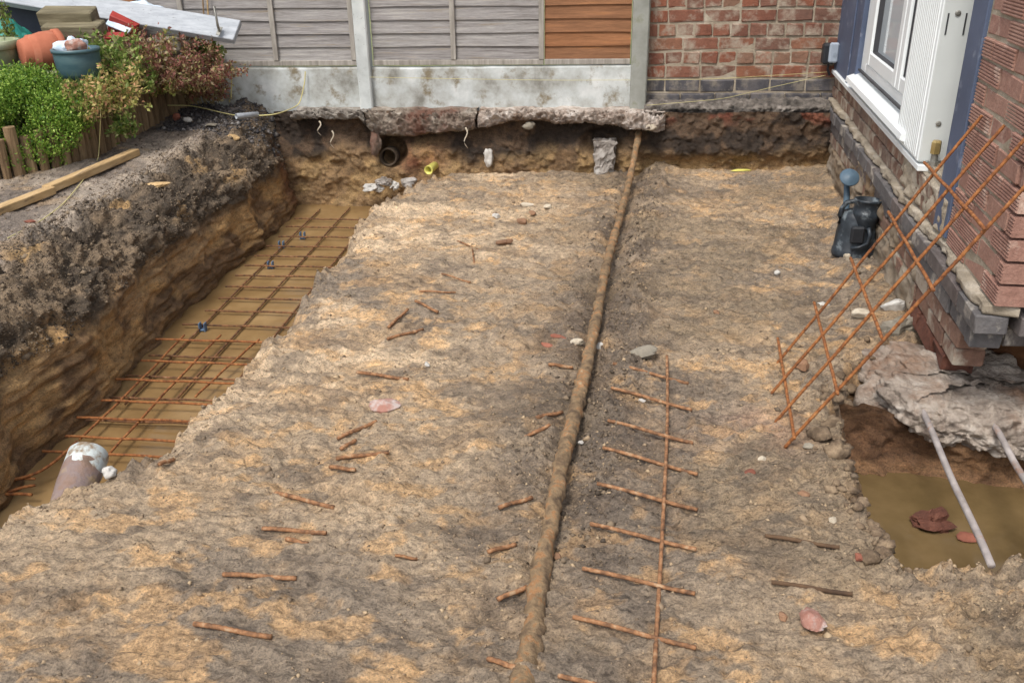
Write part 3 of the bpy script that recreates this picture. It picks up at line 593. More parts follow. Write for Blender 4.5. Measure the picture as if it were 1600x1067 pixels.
# ------------------------------------------------------------------ house
SA = 3.5
house = empty('house', WP(1.8, -.1, 0), 'red brick house side with white window and blue boards at right', 'house')
WAX = np.array([WD, -WN, [0, 0, 1]]) if np.cross(WD, -WN)[2] > 0 else np.array([-WD, -WN, [0, 0, 1]])
ZROT = math.atan2(WAX[0][1], WAX[0][0])
def wbox(s0, s1, o0, o1, z0, z1, bev=0.0, b=None):
    b = b or MB(); c = WP((s0+s1)/2, (o0+o1)/2, (z0+z1)/2); return b.box(c, (abs(s1-s0), abs(o1-o0), z1-z0), WAX, bev)
# core of the wall (mortar), leaving the window opening
core = MB()
wbox(-.25, 3.04, -.14, -.016, .0, .30, b=core); wbox(-.25, 2.715, -.30, -.014, .305, .64, b=core); wbox(2.72, SA-.11, -.30, -.014, .305, .45, b=core); wbox(-.25, .62, -.30, -.012, .645, 2.5, b=core); wbox(2.72, SA-.11, -.30, -.007, .455, 2.5, b=core); wbox(.625, 2.715, -.30, -.032, 2.1, 2.5, b=core)
wallm = core.done('wall', M['mortar'], house)
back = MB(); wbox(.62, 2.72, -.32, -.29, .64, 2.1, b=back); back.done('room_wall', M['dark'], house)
ret = MB()                                                   # return wall past the corner, undermined
cx, cy, _ = WP(SA-.02, -.05, 0)
ret.box((cx+1.15, cy+.23, 1.46), (2.2, .24, 2.08)); ret.done('return_wall', M['mortar'], house)
def put(me, s, off, z, parent, sc=(1, 1, 1), jit=.004):
    o = link('brick', me, None, parent); p = WP(s, off+random.uniform(-jit, jit), z)
    o.location = p-wloc(parent); o.scale = sc; o.rotation_euler = (random.uniform(-.02, .02), random.uniform(-.008, .008), ZROT+random.uniform(-.02, .02)); return o
def course(s0, s1, z, h, meshes, L, off, parent, shift=0.0, jit=.004, keep=1.0):
    s = s0-shift
    while s < s1-.02:
        a, b_ = max(s, s0), min(s+L, s1)
        if b_-a > .03 and random.random() < keep: put(random.choice(meshes), (a+b_)/2, off, z+h/2, parent, ((b_-a-.011)/(L-.011), 1, 1), jit)
        s += L
brn = brick_set('brick_brown', .219, .064, .1); blu = brick_set('brick_blue', .219, .066, .1); red = []
for i in range(2):
    me = grooved_mesh('brick', .219, .064, .1, 6); me.materials.append(M['brick_red']); red.append(me)
redp = brick_set('brick_red', .219, .064, .1, 3)
brk = brick_set('brick_broken', .219, .066, .1, 3, jit=.012)
CY = .0745
course(2.62, 3.16, .052, CY, brk, .226, -.035, wallm, .06, .012)
course(2.2, 3.26, .125, CY, brn, .226, -.035, wallm, 0, .006)
course(.0, 3.30, .198, CY, brn, .226, -.032, wallm, .11)
course(-.2, 3.42, .272, CY, blu, .226, -.028, wallm, .05)
course(-.2, 3.50, .345, CY, blu, .226, -.012, wallm, .16)
course(-.2, 2.72, .452, CY, brn, .226, -.05, wallm, .03); course(-.2, 2.72, .526, CY, brn, .226, -.05, wallm, .14)
for k in range(27):
    z = .452+k*CY; s = 2.885-(.113 if k % 2 else 0)
    while s < SA-.02:
        a, b_ = max(s, 2.885 if z > .63 else 2.73), min(s+.226, SA)
        if b_-a > .03:
            sm = random.random() < (.22 if s < 3.1 else .5); put(random.choice(redp if sm else red), (a+b_)/2, -.054, z+CY/2, wallm, ((b_-a-.011)/.215, 1, 1), .003)
        s += .226
    # return face bricks, camera side
    x = 0.0
    while x < .9:
        o = link('brick', random.choice(redp), None, wallm); L = .226 if (x > 0 or k % 2) else .113
        o.location = np.array([cx+.065+x+L/2-.02, cy+.055, z+CY/2])-wloc(wallm); o.scale = ((L-.011)/.215, 1, 1); x += L
for k, z in enumerate((.272, .345)):
    x = 0.0
    while x < .9:
        L = .226 if (x > 0 or k) else .113
        o = link('brick', random.choice(blu), None, wallm); o.location = np.array([cx+.06+x+L/2-.02, cy+.04+(.09 if k == 0 else 0), z+CY/2])-wloc(wallm); o.scale = ((L-.011)/.215, 1, 1); x += L
# mortar ledge on the plinth, rough lower render
def strip_mesh(name, s0, s1, o0, o1, z0, z1, mat, amp, seed, parent, n=None, m=14):
    """rough slab on the wall face between heights z0..z1, bulging by noise"""
    n = n or int((s1-s0)/.02); ss = np.linspace(s0, s1, n); zz = np.linspace(z0, z1, m)
    SS, ZZ = np.meshgrid(ss, zz, indexing='ij')
    O = o1+amp*fbm(SS*7, ZZ*9, 0., 4, seed)+amp*.7*fbm(SS*22, ZZ*24, 0., 3, seed+1)
    O[:, -1] = o0; O[:, 0] = o0
    O[0, :] = o0; O[-1, :] = o0
    Zj = ZZ+.3*amp*fbm(SS*12, ZZ*9, 0., 3, seed+2)
    V = WO[None, None]+WD*SS[..., None]+WN*O[..., None]+np.array([0, 0, 1.])*Zj[..., None]-wloc(parent)
    return grid(name, V, mat, parent, flip=True)
strip_mesh('mortar_ledge', -.2, 3.49, -.08, .022, .415, .458, M['mortar'], .012, 101, house, m=7)
strip_mesh('render_coat', -.22, 2.66, -.08, .02, -.12, .205, M['render'], .014, 111, house, m=36)
strip_mesh('mortar_smear', 2.05, 2.86, -.06, .004, .46, .61, M['mortar'], .014, 121, house, m=18)
strip_mesh('mortar_smear', .9, 2.66, -.06, .012, .2, .36, M['render'], .022, 131, house, m=18)
# trim, blue boards, window, white corner box
wbox(-.12, 2.42, -.03, .028, .606, .632, .003).done('trim_strip', M['upvc'], house)
bb = wbox(-.16, .64, -.02, .012, .632, 2.3, .003).done('blue_board', M['blue'], house)
wbox(.40, .43, .012, .020, .632, 2.3, .002).done('cover_strip', M['blue'], bb)
wbox(2.70, 2.875, -.03, .006, .47, 2.3, .003).done('blue_board', M['blue'], house)
win = wbox(.66, .80, -.09, -.012, .73, 2.1, .006).done('window', M['upvc'], house)
wbox(.80, 2.38, -.09, -.012, .73, .80, .006).done('frame_rail', M['upvc'], win)
wbox(.80, 2.38, -.09, -.012, 2.03, 2.1, .006).done('frame_rail', M['upvc'], win)
for s0, s1 in ((.83, 1.62), (1.63, 2.37)):
    for a, b_ in ((s0, s0+.075), (s1-.075, s1)): wbox(a, b_, -.075, -.004, .803, 2.027, .006).done('sash_stile', M['upvc'], win)
    wbox(s0+.075, s1-.075, -.075, -.006, .803, .872, .006).done('sash_rail', M['upvc'], win); wbox(s0+.075, s1-.075, -.075, -.006, 1.96, 2.027, .006).done('sash_rail', M['upvc'], win)
    wbox(s0+.078, s1-.078, -.055, -.045, .868, 1.965).done('pane', M['glass'], win)
    wbox(s0+.072, s0+.08, -.05, -.018, .872, 1.96).done('gasket', M['seal_gap'], win); wbox(s0+.08, s1-.08, -.05, -.018, .868, .876).done('gasket', M['seal_gap'], win)
sl = MB(); A = [WP(.6, o, z) for o, z in ((-.06, .74), (.05, .70), (.055, .675), (.04, .668), (-.06, .66))]; Bq = [WP(2.15, o, z) for o, z in ((-.06, .74), (.05, .70), (.055, .675), (.04, .668), (-.06, .66))]
sl.add(A+Bq, [(i, (i+1) % 5, 5+(i+1) % 5, 5+i) for i in range(5)]+[(4, 3, 2, 1, 0), (5, 6, 7, 8, 9)]).done('sill', M['upvc'], win)
wbox(.66, 2.2, -.012, .002, .742, .752).done('sill_bead', M['seal_gap'], win)
# ribbed white box at the near side of the window
cp = wbox(1.96, 2.40, -.082, .030, .640, 2.3, .006).done('corner_box', M['upvc'], house)
for k in range(13): wbox(1.985+k*.03, 2.002+k*.03, .030, .0335, .655, 2.29).done('rib', M['upvc'], cp)
fcx = wbox(2.40, 2.408, -.080, .027, .648, 2.29, .002).done('end_face', M['upvc_in'], cp)
for z in (.80, 1.22):
    V, Fc = lathe([(.0, 0), (.011, 0), (.011, .004), (.006, .006), (0, .006)], 10, WP(2.408, -.025, z), axes(WD)); build('screw_cap', V, Fc, M['steel'], cp)
for o in (.005, -.06): wbox(2.407, 2.410, o, o+.006, 1.14, 1.22).done('slot', M['seal_gap'], cp)
wbox(2.40, 2.47, -.12, -.085, .60, 2.3, .002).done('dark_gap_strip', M['seal_gap'], house)
wbox(2.475, 2.70, -.13, -.07, .47, 2.3, .002).done('gap_shade_board', M['seal_gap'], house)  # dark board, like the strip before it, stands in for shade in the gap
# soil inside the undermined corner
V, Fc = lump((1.7, .5, .6), 4, 5, .12); build('cavity_soil', V+np.array([cx+1.0, cy+.62, .1]), Fc, mk('cavity_soil', [(.3, sr(70, 44, 28)), (.7, sr(126, 84, 52))], 6, 8, .95, .9, 30, bdist=.03), house, True)
# brass fitting and socket box
tp = WP(2.455, -.02, .69)
tap = empty('brass_fitting', tp-np.array([0, 0, .09]), 'brass pipe fitting at the foot of the white box', 'pipe fitting')
V, Fc = lathe([(0, 0), (.020, 0), (.020, .045), (.016, .052), (0, .052)], 6, tp); build('brass_nut', V, Fc, M['brass'], tap)
V, Fc = lathe([(0, -.075), (.013, -.075), (.015, -.05), (.013, -.02), (.013, 0.001), (0, .001)], 12, tp); build('stem', V, Fc, M['steel'], tap)
V, Fc = lathe([(0, -.052), (.018, -.052), (.018, -.032), (0, -.032)], 8, tp); build('collar', V, Fc, M['steel'], tap)
V, Fc = lathe([(0, 0), (.012, 0), (.012, .07), (0, .07)], 10, tp+np.array([0, 0, -.06])-WN*.01, axes(-WN, WD)); build('elbow', V, Fc, M['steel'], tap)
q0 = PY(1297, 84, 6.33)
sb = empty('socket_box', q0+np.array([0, 0, -.08]), 'grey and black outdoor socket box on the brick wall corner', 'socket box')
MB().box(q0+np.array([-.012, .0, 0]), (.075, .07, .13), bev=.012).done('black_body', M['black_pl'], sb)
lid = MB().box(q0+np.array([.012, -.042, .01]), (.06, .03, .125), bev=.010).done('lid', M['grey_box'], sb)
V, Fc = lathe([(0, 0), (.012, 0), (.012, .003), (0, .003)], 14, q0+np.array([.016, -.057, .0]), axes((0, -1, 0))); build('badge_ring', V, Fc, M['grey_box'], lid)
MB().tube([q0+np.array([.0, .01, -.06]), q0+np.array([.0, .015, -.10]), q0+np.array([.02, .02, -.14])], .008, 8).done('cable', M['black_pl'], sb)

# ------------------------------------------------------------------ concrete footing under the house corner
ftop = [P(1345, 548, .03), P(1375, 600, .02), P(1420, 638, .0), P(1480, 660, -.02), P(1560, 668, -.02), P(1640, 676, -.02), P(1760, 690, -.02)]
n = 190; tpar = np.linspace(0, 1, n); fp = np.array(ftop); lp = np.linspace(0, 1, len(fp)); ctr = np.stack([np.interp(tpar, lp, fp[:, k]) for k in range(3)], -1)
for _ in range(4): ctr[1:-1] = (ctr[:-2]+ctr[1:-1]*2+ctr[2:])/4
tg = np.gradient(ctr, axis=0); tg /= np.linalg.norm(tg, axis=1)[:, None]; nrm = np.stack([tg[:, 1], -tg[:, 0], tg[:, 2]*0], -1)      # outward (to the hole)
prof = np.array([(-.55, .0), (-.35, .02), (-.2, .035), (-.1, .03), (-.03, .01), (.0, -.03), (-.005, -.07), (-.03, -.11), (-.08, -.14), (-.16, -.16), (-.3, -.18)])
pp = np.linspace(0, len(prof)-1, 110); po = np.interp(pp, np.arange(len(prof)), prof[:, 0]); pz_ = np.interp(pp, np.arange(len(prof)), prof[:, 1])
FV = ctr[:, None, :]+nrm[:, None, :]*po[None, :, None]; FV[..., 2] += pz_[None]
dn = .04*fbm(FV[..., 0]*6, FV[..., 1]*6, FV[..., 2]*8, 3, 141)+.034*np.abs(fbm(FV[..., 0]*13, FV[..., 1]*13, FV[..., 2]*18, 5, 142, .55))+.010*fbm(FV[..., 0]*32, FV[..., 1]*32, FV[..., 2]*36, 3, 144, .65)+.006*fbm(FV[..., 0]*70, FV[..., 1]*70, FV[..., 2]*80, 2, 143)
wgt = sst(-.4, -.12, po)[None, :]*1.0
FV += nrm[:, None, :]*(dn*wgt)[..., None]*.8; FV[..., 2] += dn*.6*(1-.3*wgt)*(pz_ > -.05)[None]
ft = grid('concrete_footing', FV, M['foot_conc'], flip=True, smooth=True)
tag(ft, 'rough pale concrete footing exposed under the house corner', 'footing')
# pale lobe of concrete spilling at the left of the footing
for (px, py, z, sz, lab) in [(1392, 632, -.08, (.20, .17, .24), 'pinkish grey lump of concrete at the end of the footing above the water')]:
    V, Fc = lump(sz, 4, 9, .35); tag(build('concrete_lump', V+P(px, py, z), Fc, M['foot_conc'], None, True), lab, 'concrete lump')
# soil face below the footing
SX, SZ = np.meshgrid(np.arange(.82, 2.6, .01), np.arange(-.5, -.09, .01), indexing='ij')
SYv = 2.99-.02*fbm(SX*5, SZ*6, 0., 4, 151)-.03*np.maximum(0, fbm(SX*14, SZ*16, 0., 4, 152))-.05*sst(-.2, -.3, SZ)-.1*sst(1.0, 1.7, SX)
sc_ = lerp(np.broadcast_to(np.array(sr(104, 76, 54)), SX.shape+(3,)), np.array(sr(136, 104, 75)), sst(-.2, .5, fbm(SX*4, SZ*6, 0., 4, 153)))
SZ = -.5+(SZ+.5)*(1+(.2*sst(1.25, .98, SX)+.05*fbm(SX*9, SX*0, 0., 3, 155)))
o = grid('hole_face', np.stack([SX, SYv, SZ], -1), M['face'], flip=True, attrs={'col': sc_, 'wet': np.full(SX.shape+(3,), .4)}); tag(o, 'brown earth side of the flooded hole', kind='structure')
for a, b_, lab in (((1440, 640, -.02), (1549, 884, .012), 'long pale metal rod lying across the flooded hole'), ((1550, 660, -.03), (1640, 815, .012), 'pale metal rod crossing the hole nearest the return wall')):
    p0, p1 = P(*a), P(*b_); p0 = p0+(p0-p1)/np.linalg.norm(p1-p0)*.05
    tag(MB().tube([p0+(p1-p0)*t+np.array([0, 0, .004*math.sin(t*9)]) for t in np.linspace(0, 1, 14)], .0105, 10, True, .04).done('metal_rod', M['rod'], None, True), lab, 'metal rod')

# ------------------------------------------------------------------ footing strip under the fence
n = 320; xs_ = np.linspace(-1.98, .52, n)
prof = np.array([(.22, .41), (.05, .405), (-.10, .395), (-.20, .385), (-.245, .36), (-.25, .32), (-.235, .285), (-.17, .27), (-.05, .28), (.12, .28)])
pp = np.linspace(0, len(prof)-1, 60); po = np.interp(pp, np.arange(len(prof)), prof[:, 0]); pz_ = np.interp(pp, np.arange(len(prof)), prof[:, 1])
SX, PO = np.meshgrid(xs_, po, indexing='ij'); _, PZ = np.meshgrid(xs_, pz_, indexing='ij')
fr = sst(0.0, -.2, PO)
j = fbm(SX*2.2, PO*0+1, 0., 3, 161); thick = np.interp(xs_, [-1.98, -1.5, -1.42, -1.15, -.8, -.5, .0, .35, .52], [.38, .42, 1.15, 1.25, .95, .5, .55, .85, .95])[:, None]
PZ = .40+(PZ-.40)*thick
dn = .02*fbm(SX*6, PO*6, PZ*6, 4, 162)+.03*np.abs(fbm(SX*22, PO*22, PZ*26, 4, 163, .65))
SYv = FY0+PO-fr*(.03*j+dn*1.4); SZv = PZ+fr*dn*.8-.01*fr+.006*fbm(SX*10, PO*10, 0., 3, 164)
SYv += .05*sst(.46, .52, SX)
for (xa_, xb_, mt_, lab_) in ((-2.0, -1.46, 'strip_grey', 'thin grey slab edge of the strip at the trench corner'), (-1.455, -.72, 'strip', 'thick reddish brown section of the strip above the drain mouth'), (-.715, .53, 'strip_pale', 'pale crumbling section of the strip ending over the old pipe')):
    kx = (xs_ >= xa_) & (xs_ < xb_); o = grid('footing_strip', np.stack([SX, SYv, SZv], -1)[kx], M[mt_], flip=False); tag(o, lab_, 'concrete strip', 'footing strip below the fence')
# hanging bits and blocks on the back face
def thing_lump(name, label, cat, pos, size, mat, seed, rough=.3, group=None, fac=0.0, rot=0.0, sub=2, smooth=True, tilt=0.0):
    V, Fc = lump(size, sub, seed, rough, 0, fac); c_, s_ = math.cos(rot), math.sin(rot); R = np.array([[c_, s_, 0], [-s_, c_, 0], [0, 0, 1]])
    T = np.array([[1, 0, 0], [0, math.cos(tilt), math.sin(tilt)], [0, -math.sin(tilt), math.cos(tilt)]])
    return tag(build(name, V@T@R+np.asarray(pos), Fc, M[mat], None, smooth), label, cat, group)
b = MB(); p0 = PY(945, 243, 6.12); V, Fc = lump((.26, .2, .36), 4, 77, .3); V[:, 0] = np.clip(V[:, 0], -.065, .065+.0*V[:, 2])*(1+.9*np.clip(V[:, 2], -.12, .1)); V[:, 2] = np.clip(V[:, 2], -.13, .09); V[:, 1] = np.maximum(V[:, 1], -.05); V = V+.016*np.stack([fbm(V[:, 0]*22, V[:, 1]*22, V[:, 2]*22, 3, 501+k) for k in range(3)], -1)
tag(build('concrete_block', V+p0, Fc, M['rough_conc']), 'pale concrete block stuck in the earth face beside the old pipe', 'concrete block')
thing_lump('plaster_lump', 'white plaster lump in the earth face under the wide grey panel', 'plaster lump', PY(763, 247, 6.12), (.06, .05, .1), 'white_bit', 3, .5)
for i_, (px, py, sz, lab) in enumerate([(582, 293, (.13, .1, .05), 'flat pale rubble slab low at the far end of the trench'), (602, 284, (.12, .1, .07), 'pale rubble lump topmost in the heap at the trench corner'), (617, 291, (.09, .08, .06), 'pale rubble lump at the floor side of the heap'), (592, 296, (.07, .06, .05), 'small rubble lump at the foot of the heap over the water')]):
    thing_lump('rubble_lump', lab, 'rubble', PY(px, py, 6.07), sz, 'white_bit' if i_ != 1 else 'rough_conc', 14+i_*7, .8, None, .5, .2+i_, 3, False)
thing_lump('rubble_lump', 'grey rubble lump beside the concrete heap near the yellow pipe', 'rubble', PY(636, 284, 6.06), (.13, .1, .08), 'rough_conc', 17, .5, None, .3, .1, 3)
thing_lump('hanging_lump', 'muddy concrete lump hanging from the strip at the dark hollow', 'concrete lump', PY(586, 222, 6.1), (.07, .07, .17), 'strip', 21, .4, None, 0, .1, 3)
thing_lump('hanging_stone', 'small stone hanging under the concrete strip', 'stone', PY(827, 198, 6.1), (.07, .05, .05), 'grey_stone', 23, .4)
thing_lump('hanging_stone', 'stone lodged under the strip end right of the old pipe', 'stone', PY(1016, 200, 6.08), (.07, .06, .05), 'pale_stone', 24, .4)
# clay pipe mouth in the hollow
hc = PY(612, 242, 6.28); V, Fc = lathe([(.062, 0), (.062, .12), (.05, .12), (.05, 0), (.062, 0)], 24, hc, axes((0, -1, .1))); tag(build('clay_drain', V, Fc, M['bed'], None, True), 'dark round clay drain mouth in the hollow of the earth face', 'drain pipe')
# roots
def root(px0, py0, px1, py1, Y, lab):
    a, b_ = PY(px0, py0, Y), PY(px1, py1, Y); pts = [a+(b_-a)*t+np.array([.012*math.sin(t*7), .008*math.cos(t*5), 0]) for t in np.linspace(0, 1, 9)]
    tag(MB().tube(pts, np.linspace(.006, .002, 9), 6).done('root', M['pale_stone'], None, True), lab, 'root', 'roots in the earth face')
root(727, 200, 729, 232, 6.05, 'pale root dangling below the strip under the wide panel'); root(498, 190, 500, 212, 6.08, 'thin root hanging at the trench corner'); root(518, 205, 520, 232, 6.08, 'thin root hanging beside the slab edge')
# yellow pipe end
yc = P(670, 265, .03); yp = empty('yellow_pipe', yc-np.array([0, 0, .03]), 'short yellow plastic pipe end sticking out of the earth face', 'pipe')
V, Fc = lathe([(.030, 0), (.030, .02), (.027, .025), (.027, .15), (.021, .15), (.021, 0), (.030, 0)], 22, yc+np.array([0, -.02, 0]), axes((.25, 1, .05))); build('tube', V, Fc, M['yellow'], yp, True)

# ------------------------------------------------------------------ old pipe down the middle
t0 = np.concatenate([[0], np.cumsum(np.linalg.norm(np.diff(PIPE, axis=0), axis=1))]); ts = np.arange(0, t0[-1], .010)
pc = np.stack([np.interp(ts, t0, PIPE[:, k]) for k in range(3)], -1)
for _ in range(12): pc[1:-1] = (pc[:-2]+pc[1:-1]*2+pc[2:])/4
pr = np.interp(pc[:, 1], [1.2, 1.9, 2.1, 2.5, 3.0, 3.4, 4.5, 6.2], [.030, .027, .0225, .023, .0245, .021, .0195, .018])
pc[:, 2] += np.interp(pc[:, 1], [1.2, 1.95, 2.3, 5.6, 5.9], [-.022, -.018, -.004, -.004, 0])
V, Fc = tube(pc, pr, 20, True); V = np.array(V); m_ = len(pc)
ctrv = np.repeat(pc, 20, 0); rdir = V-ctrv; nn_ = np.linalg.norm(rdir, axis=1)[:, None]
V = ctrv+rdir*(1+.2*fbm(V[:, 0]*22, V[:, 1]*12, V[:, 2]*22, 4, 171)+.3*np.maximum(0, fbm(V[:, 0]*50, V[:, 1]*34, V[:, 2]*50, 3, 172)))[:, None]
tag(build('iron_pipe', V, Fc, M['pipe'], None, True), 'long crusted rusty pipe running from the fence down the middle of the floor', 'pipe')

# ------------------------------------------------------------------ rebar
def rebar_pts(a, b_, sag=0.0, n=None):
    L = np.linalg.norm(np.asarray(b_)-a); n = n or max(8, int(L/.0075)); t = np.linspace(0, 1, n)[:, None]
    p = np.asarray(a)+(np.asarray(b_)-a)*t; 
    p = p+np.array([1, 0, 0])*sag*np.sin(t*math.pi)+np.array([0, 0, 1])*.0015*np.sin(t*17); return p
def bar(name, a, b_, r, mat, parent=None, sag=0.0, rib=.09):
    p = rebar_pts(a, b_, sag); rr = r*(1+rib*np.where(np.arange(len(p)) % 2, 1, -1)*np.ones(len(p))); rr[0] = rr[-1] = r*.85
    V, Fc = tube(p, rr, 7, True); return build(name, V, Fc, M[mat], parent, True)
def zf(x, y): return float(floor_h(np.array([[x]]), np.array([[y]]))[0, 0])
# trench meshes
ZB = -.236
def mesh_thing(label, lines, crosses, z, mat, r=.0052, group=None, dz=.009):
    c = lines[0][0]; e = empty('rebar_mesh', (c[0], c[1], z), label, 'rebar mesh', group)
    for a, b_ in lines: bar('bar', np.array([a[0], a[1], z]), np.array([b_[0], b_[1], z]), r, mat, e, random.uniform(-.008, .008))
    for a, b_ in crosses: bar('bar', np.array([a[0], a[1], z+dz]), np.array([b_[0], b_[1], z+dz+random.uniform(-.004, .006)]), r, mat, e)
    return e
L1 = (P(309, 518, ZB), P(500, 327, ZB)); L2 = (P(376, 513, ZB), P(543, 325, ZB))
far_l = []
for k in (0, 1, 2):
    o_ = (L2[0]-L1[0])*k; far_l.append((L1[0]+o_+(L1[0]-L1[1])*.36, L1[1]+o_))
ylist = [P(400, y, ZB)[1] for y in (344, 356.6, 372.6, 387.5, 403, 418.4, 434.4, 451.9, 470.4, 490.5, 512.7, 536.9, 563, 596, 631, 668)]
mesh_thing('long dull rusty steel mesh lying in muddy water along the trench', far_l, [((-1.99+.0*k+random.uniform(-.02, .02)+.06*(y > 4.2), y+.01), (-1.2, y-.005)) for k, y in enumerate(ylist)], ZB, 'rust_dark')
ZN = -.205
N1 = (P(134, 677, ZN), P(288, 523, ZN)); N2 = (P(160, 721, ZN), P(345, 523, ZN)); N3 = (P(305, 620, ZN), P(405, 530, ZN))
yl2 = [P(250, y, ZN)[1] for y in (534, 568, 598, 632, 660, 690, 715)]
mesh_thing('orange rusty steel mesh lapped on top at the near end of the trench', [(N1[0]+(N1[0]-N1[1])*.05, N1[1]), (N2[0], N2[1]), (N3[0], N3[1])], [((-2.0+.03*(k % 2), y+.008), (-1.26, y-.01)) for k, y in enumerate(yl2)], ZN, 'rust')
# end pieces at the left frame edge, beyond the drain stub
ec = P(40, 760, ZN); e = empty('rebar_mesh', ec, 'bent orange rebar ends in the water at the near trench end', 'rebar mesh')
for a, b_, sg in (((-60, 752), (55, 747), 0), ((-60, 785), (55, 757), 0), ((-60, 770), (50, 772), 0), ((-60, 833), (25, 826), 0)):
    bar('bar', P(*a, ZN), P(*b_, ZN), .0055, 'rust', e)
cpts = np.array([P(-20, 755, ZN), P(30, 748, ZN+.01), P(60, 738, ZN+.015), P(85, 722, ZN+.015), P(120, 690, ZN+.01)]); cpts = np.stack([np.interp(np.linspace(0, 4, 60), np.arange(5), cpts[:, k]) for k in range(3)], -1)
for _ in range(30): cpts[1:-1] = (cpts[:-2]+cpts[1:-1]*2+cpts[2:])/4
V, Fc = tube(cpts, .0055*(1+.09*np.where(np.arange(60) % 2, 1, -1)), 7); build('bar', V, Fc, M['rust'], e, True)
# blue spacers
for i, (px, py, lab) in enumerate([(317, 513, 'blue plastic spacer clip on the mesh at the lap of the two meshes'), (423, 416, 'lowest of three blue spacer clips midway along the trench mesh'), (440, 384, 'middle one of three blue spacer clips on the trench mesh'), (473, 370, 'blue spacer clip on the trench mesh nearest the fence')]):
    p = P(px, py, ZB); e = empty('spacer_clip', p-np.array([0, 0, .02]), lab, 'spacer clip', 'blue spacer clips'); 
    MB().box(p+np.array([-.013, 0, .008]), (.007, .03, .045), bev=.002).done('jaw', M['clip'], e); MB().box(p+np.array([.013, 0, .008]), (.007, .03, .045), bev=.002).done('jaw', M['clip'], e)
    MB().box(p+np.array([0, 0, -.006]), (.033, .026, .008), bev=.002).done('base', M['clip'], e)
# ladder mesh half trodden in the floor
def onfloor(px, py, lift=.006):
    p = P(px, py, 0.0)
    for _ in range(3): p = P(px, py, zf(p[0], p[1])*.8+lift)
    return p
lad = empty('rebar_mesh', P(1035, 800), 'flat strip of rusty mesh with eight rungs pressed in the mud', 'rebar mesh')
pts = [onfloor(*a, .016) for a in [(1042, 556), (1043, 600), (1043, 650), (1041, 710), (1038, 770), (1035, 830), (1031, 900), (1026, 985), (1021, 1075), (1015, 1180)]]
pts = np.array(pts); pts[:, 2] = np.maximum(pts[:, 2], .012); q = np.linspace(0, len(pts)-1, 300); lp_ = np.stack([np.interp(q, np.arange(len(pts)), pts[:, k]) for k in range(3)], -1)
for _ in range(40): lp_[1:-1] = (lp_[:-2]+lp_[1:-1]*2+lp_[2:])/4
V, Fc = tube(lp_, .0058*(1+.09*np.where(np.arange(300) % 2, 1, -1)), 7); build('bar', V, Fc, M['rust_mud'], lad, True)
def chain(a, b_, lift, r, mat, parent, name='bar', n=None):
    L = np.linalg.norm(P(*a)-P(*b_)); n = n or max(8, int(L/.0075)); ctrl = [onfloor(a[0]+(b_[0]-a[0])*t, a[1]+(b_[1]-a[1])*t, lift) for t in (0, .33, .66, 1)]
    ctrl = np.array(ctrl); zz = np.polyfit([0, .33, .66, 1], ctrl[:, 2], 1); tq = np.linspace(0, 1, n)
    p = ctrl[0]+(ctrl[3]-ctrl[0])*tq[:, None]; p[:, 2] = np.polyval(zz, tq)+.002*np.sin(tq*6)
    V, Fc = tube(p, r*(1+.09*np.where(np.arange(n) % 2, 1, -1)), 7); return build(name, V, Fc, M[mat], parent, True)
for a, b_ in [((958, 567), (1076, 597)), ((955, 606), (1081, 640)), ((950, 653), (1083, 688)), ((942, 700), (1090, 742)), ((933, 756), (1090, 796)), ((922, 817), (1088, 857)), ((910, 887), (1086, 927)), ((895, 962), (1088, 1013)), ((872, 1053), (1085, 1110))]:
    chain(a, b_, .014, .0062, 'rust_mud', lad)
# mesh leaning on the house wall
bt = [P(1210, 573, .006), P(1205, 615, .006), P(1211, 660, .006), P(1226, 699, .006)]
tp1 = PW(1535, 180, .01); u = (tp1-bt[0]); Lm = np.linalg.norm(u); u /= Lm
lean = empty('rebar_mesh', (bt[1]+bt[2])/2, 'rusty mesh panel leaning against the house wall', 'rebar mesh')
px_top = [(1535, 180), (1570, 195), (1612, 205), (1645, 245)]; bars = []
for b0, t_ in zip(bt, px_top):
    # top point: on the pixel ray, in the mesh plane
    nrmM = np.cross(u, bt[3]-bt[0]); r_ = ray(*t_); tp_ = CAMP+r_*(((bt[0]-CAMP)@nrmM)/(r_@nrmM)); bars.append((b0, tp_)); bar('bar', b0, tp_, .0056, 'rust', lean)
nrmM /= np.linalg.norm(nrmM); nrmM *= -1 if nrmM[0] > 0 else 1
for a, b_ in [((1447, 256), (1543, 360)), ((1391, 333), (1463, 456)), ((1332, 405), (1382, 530)), ((1275, 474), (1313, 618)), ((1218, 530), (1245, 687))]:
    pq = []
    for g in (a, b_): r_ = ray(*g); pq.append(CAMP+r_*(((bt[0]-CAMP)@nrmM)/(r_@nrmM))+nrmM*.009)
    bar('bar', pq[0], pq[1], .0056, 'rust', lean)
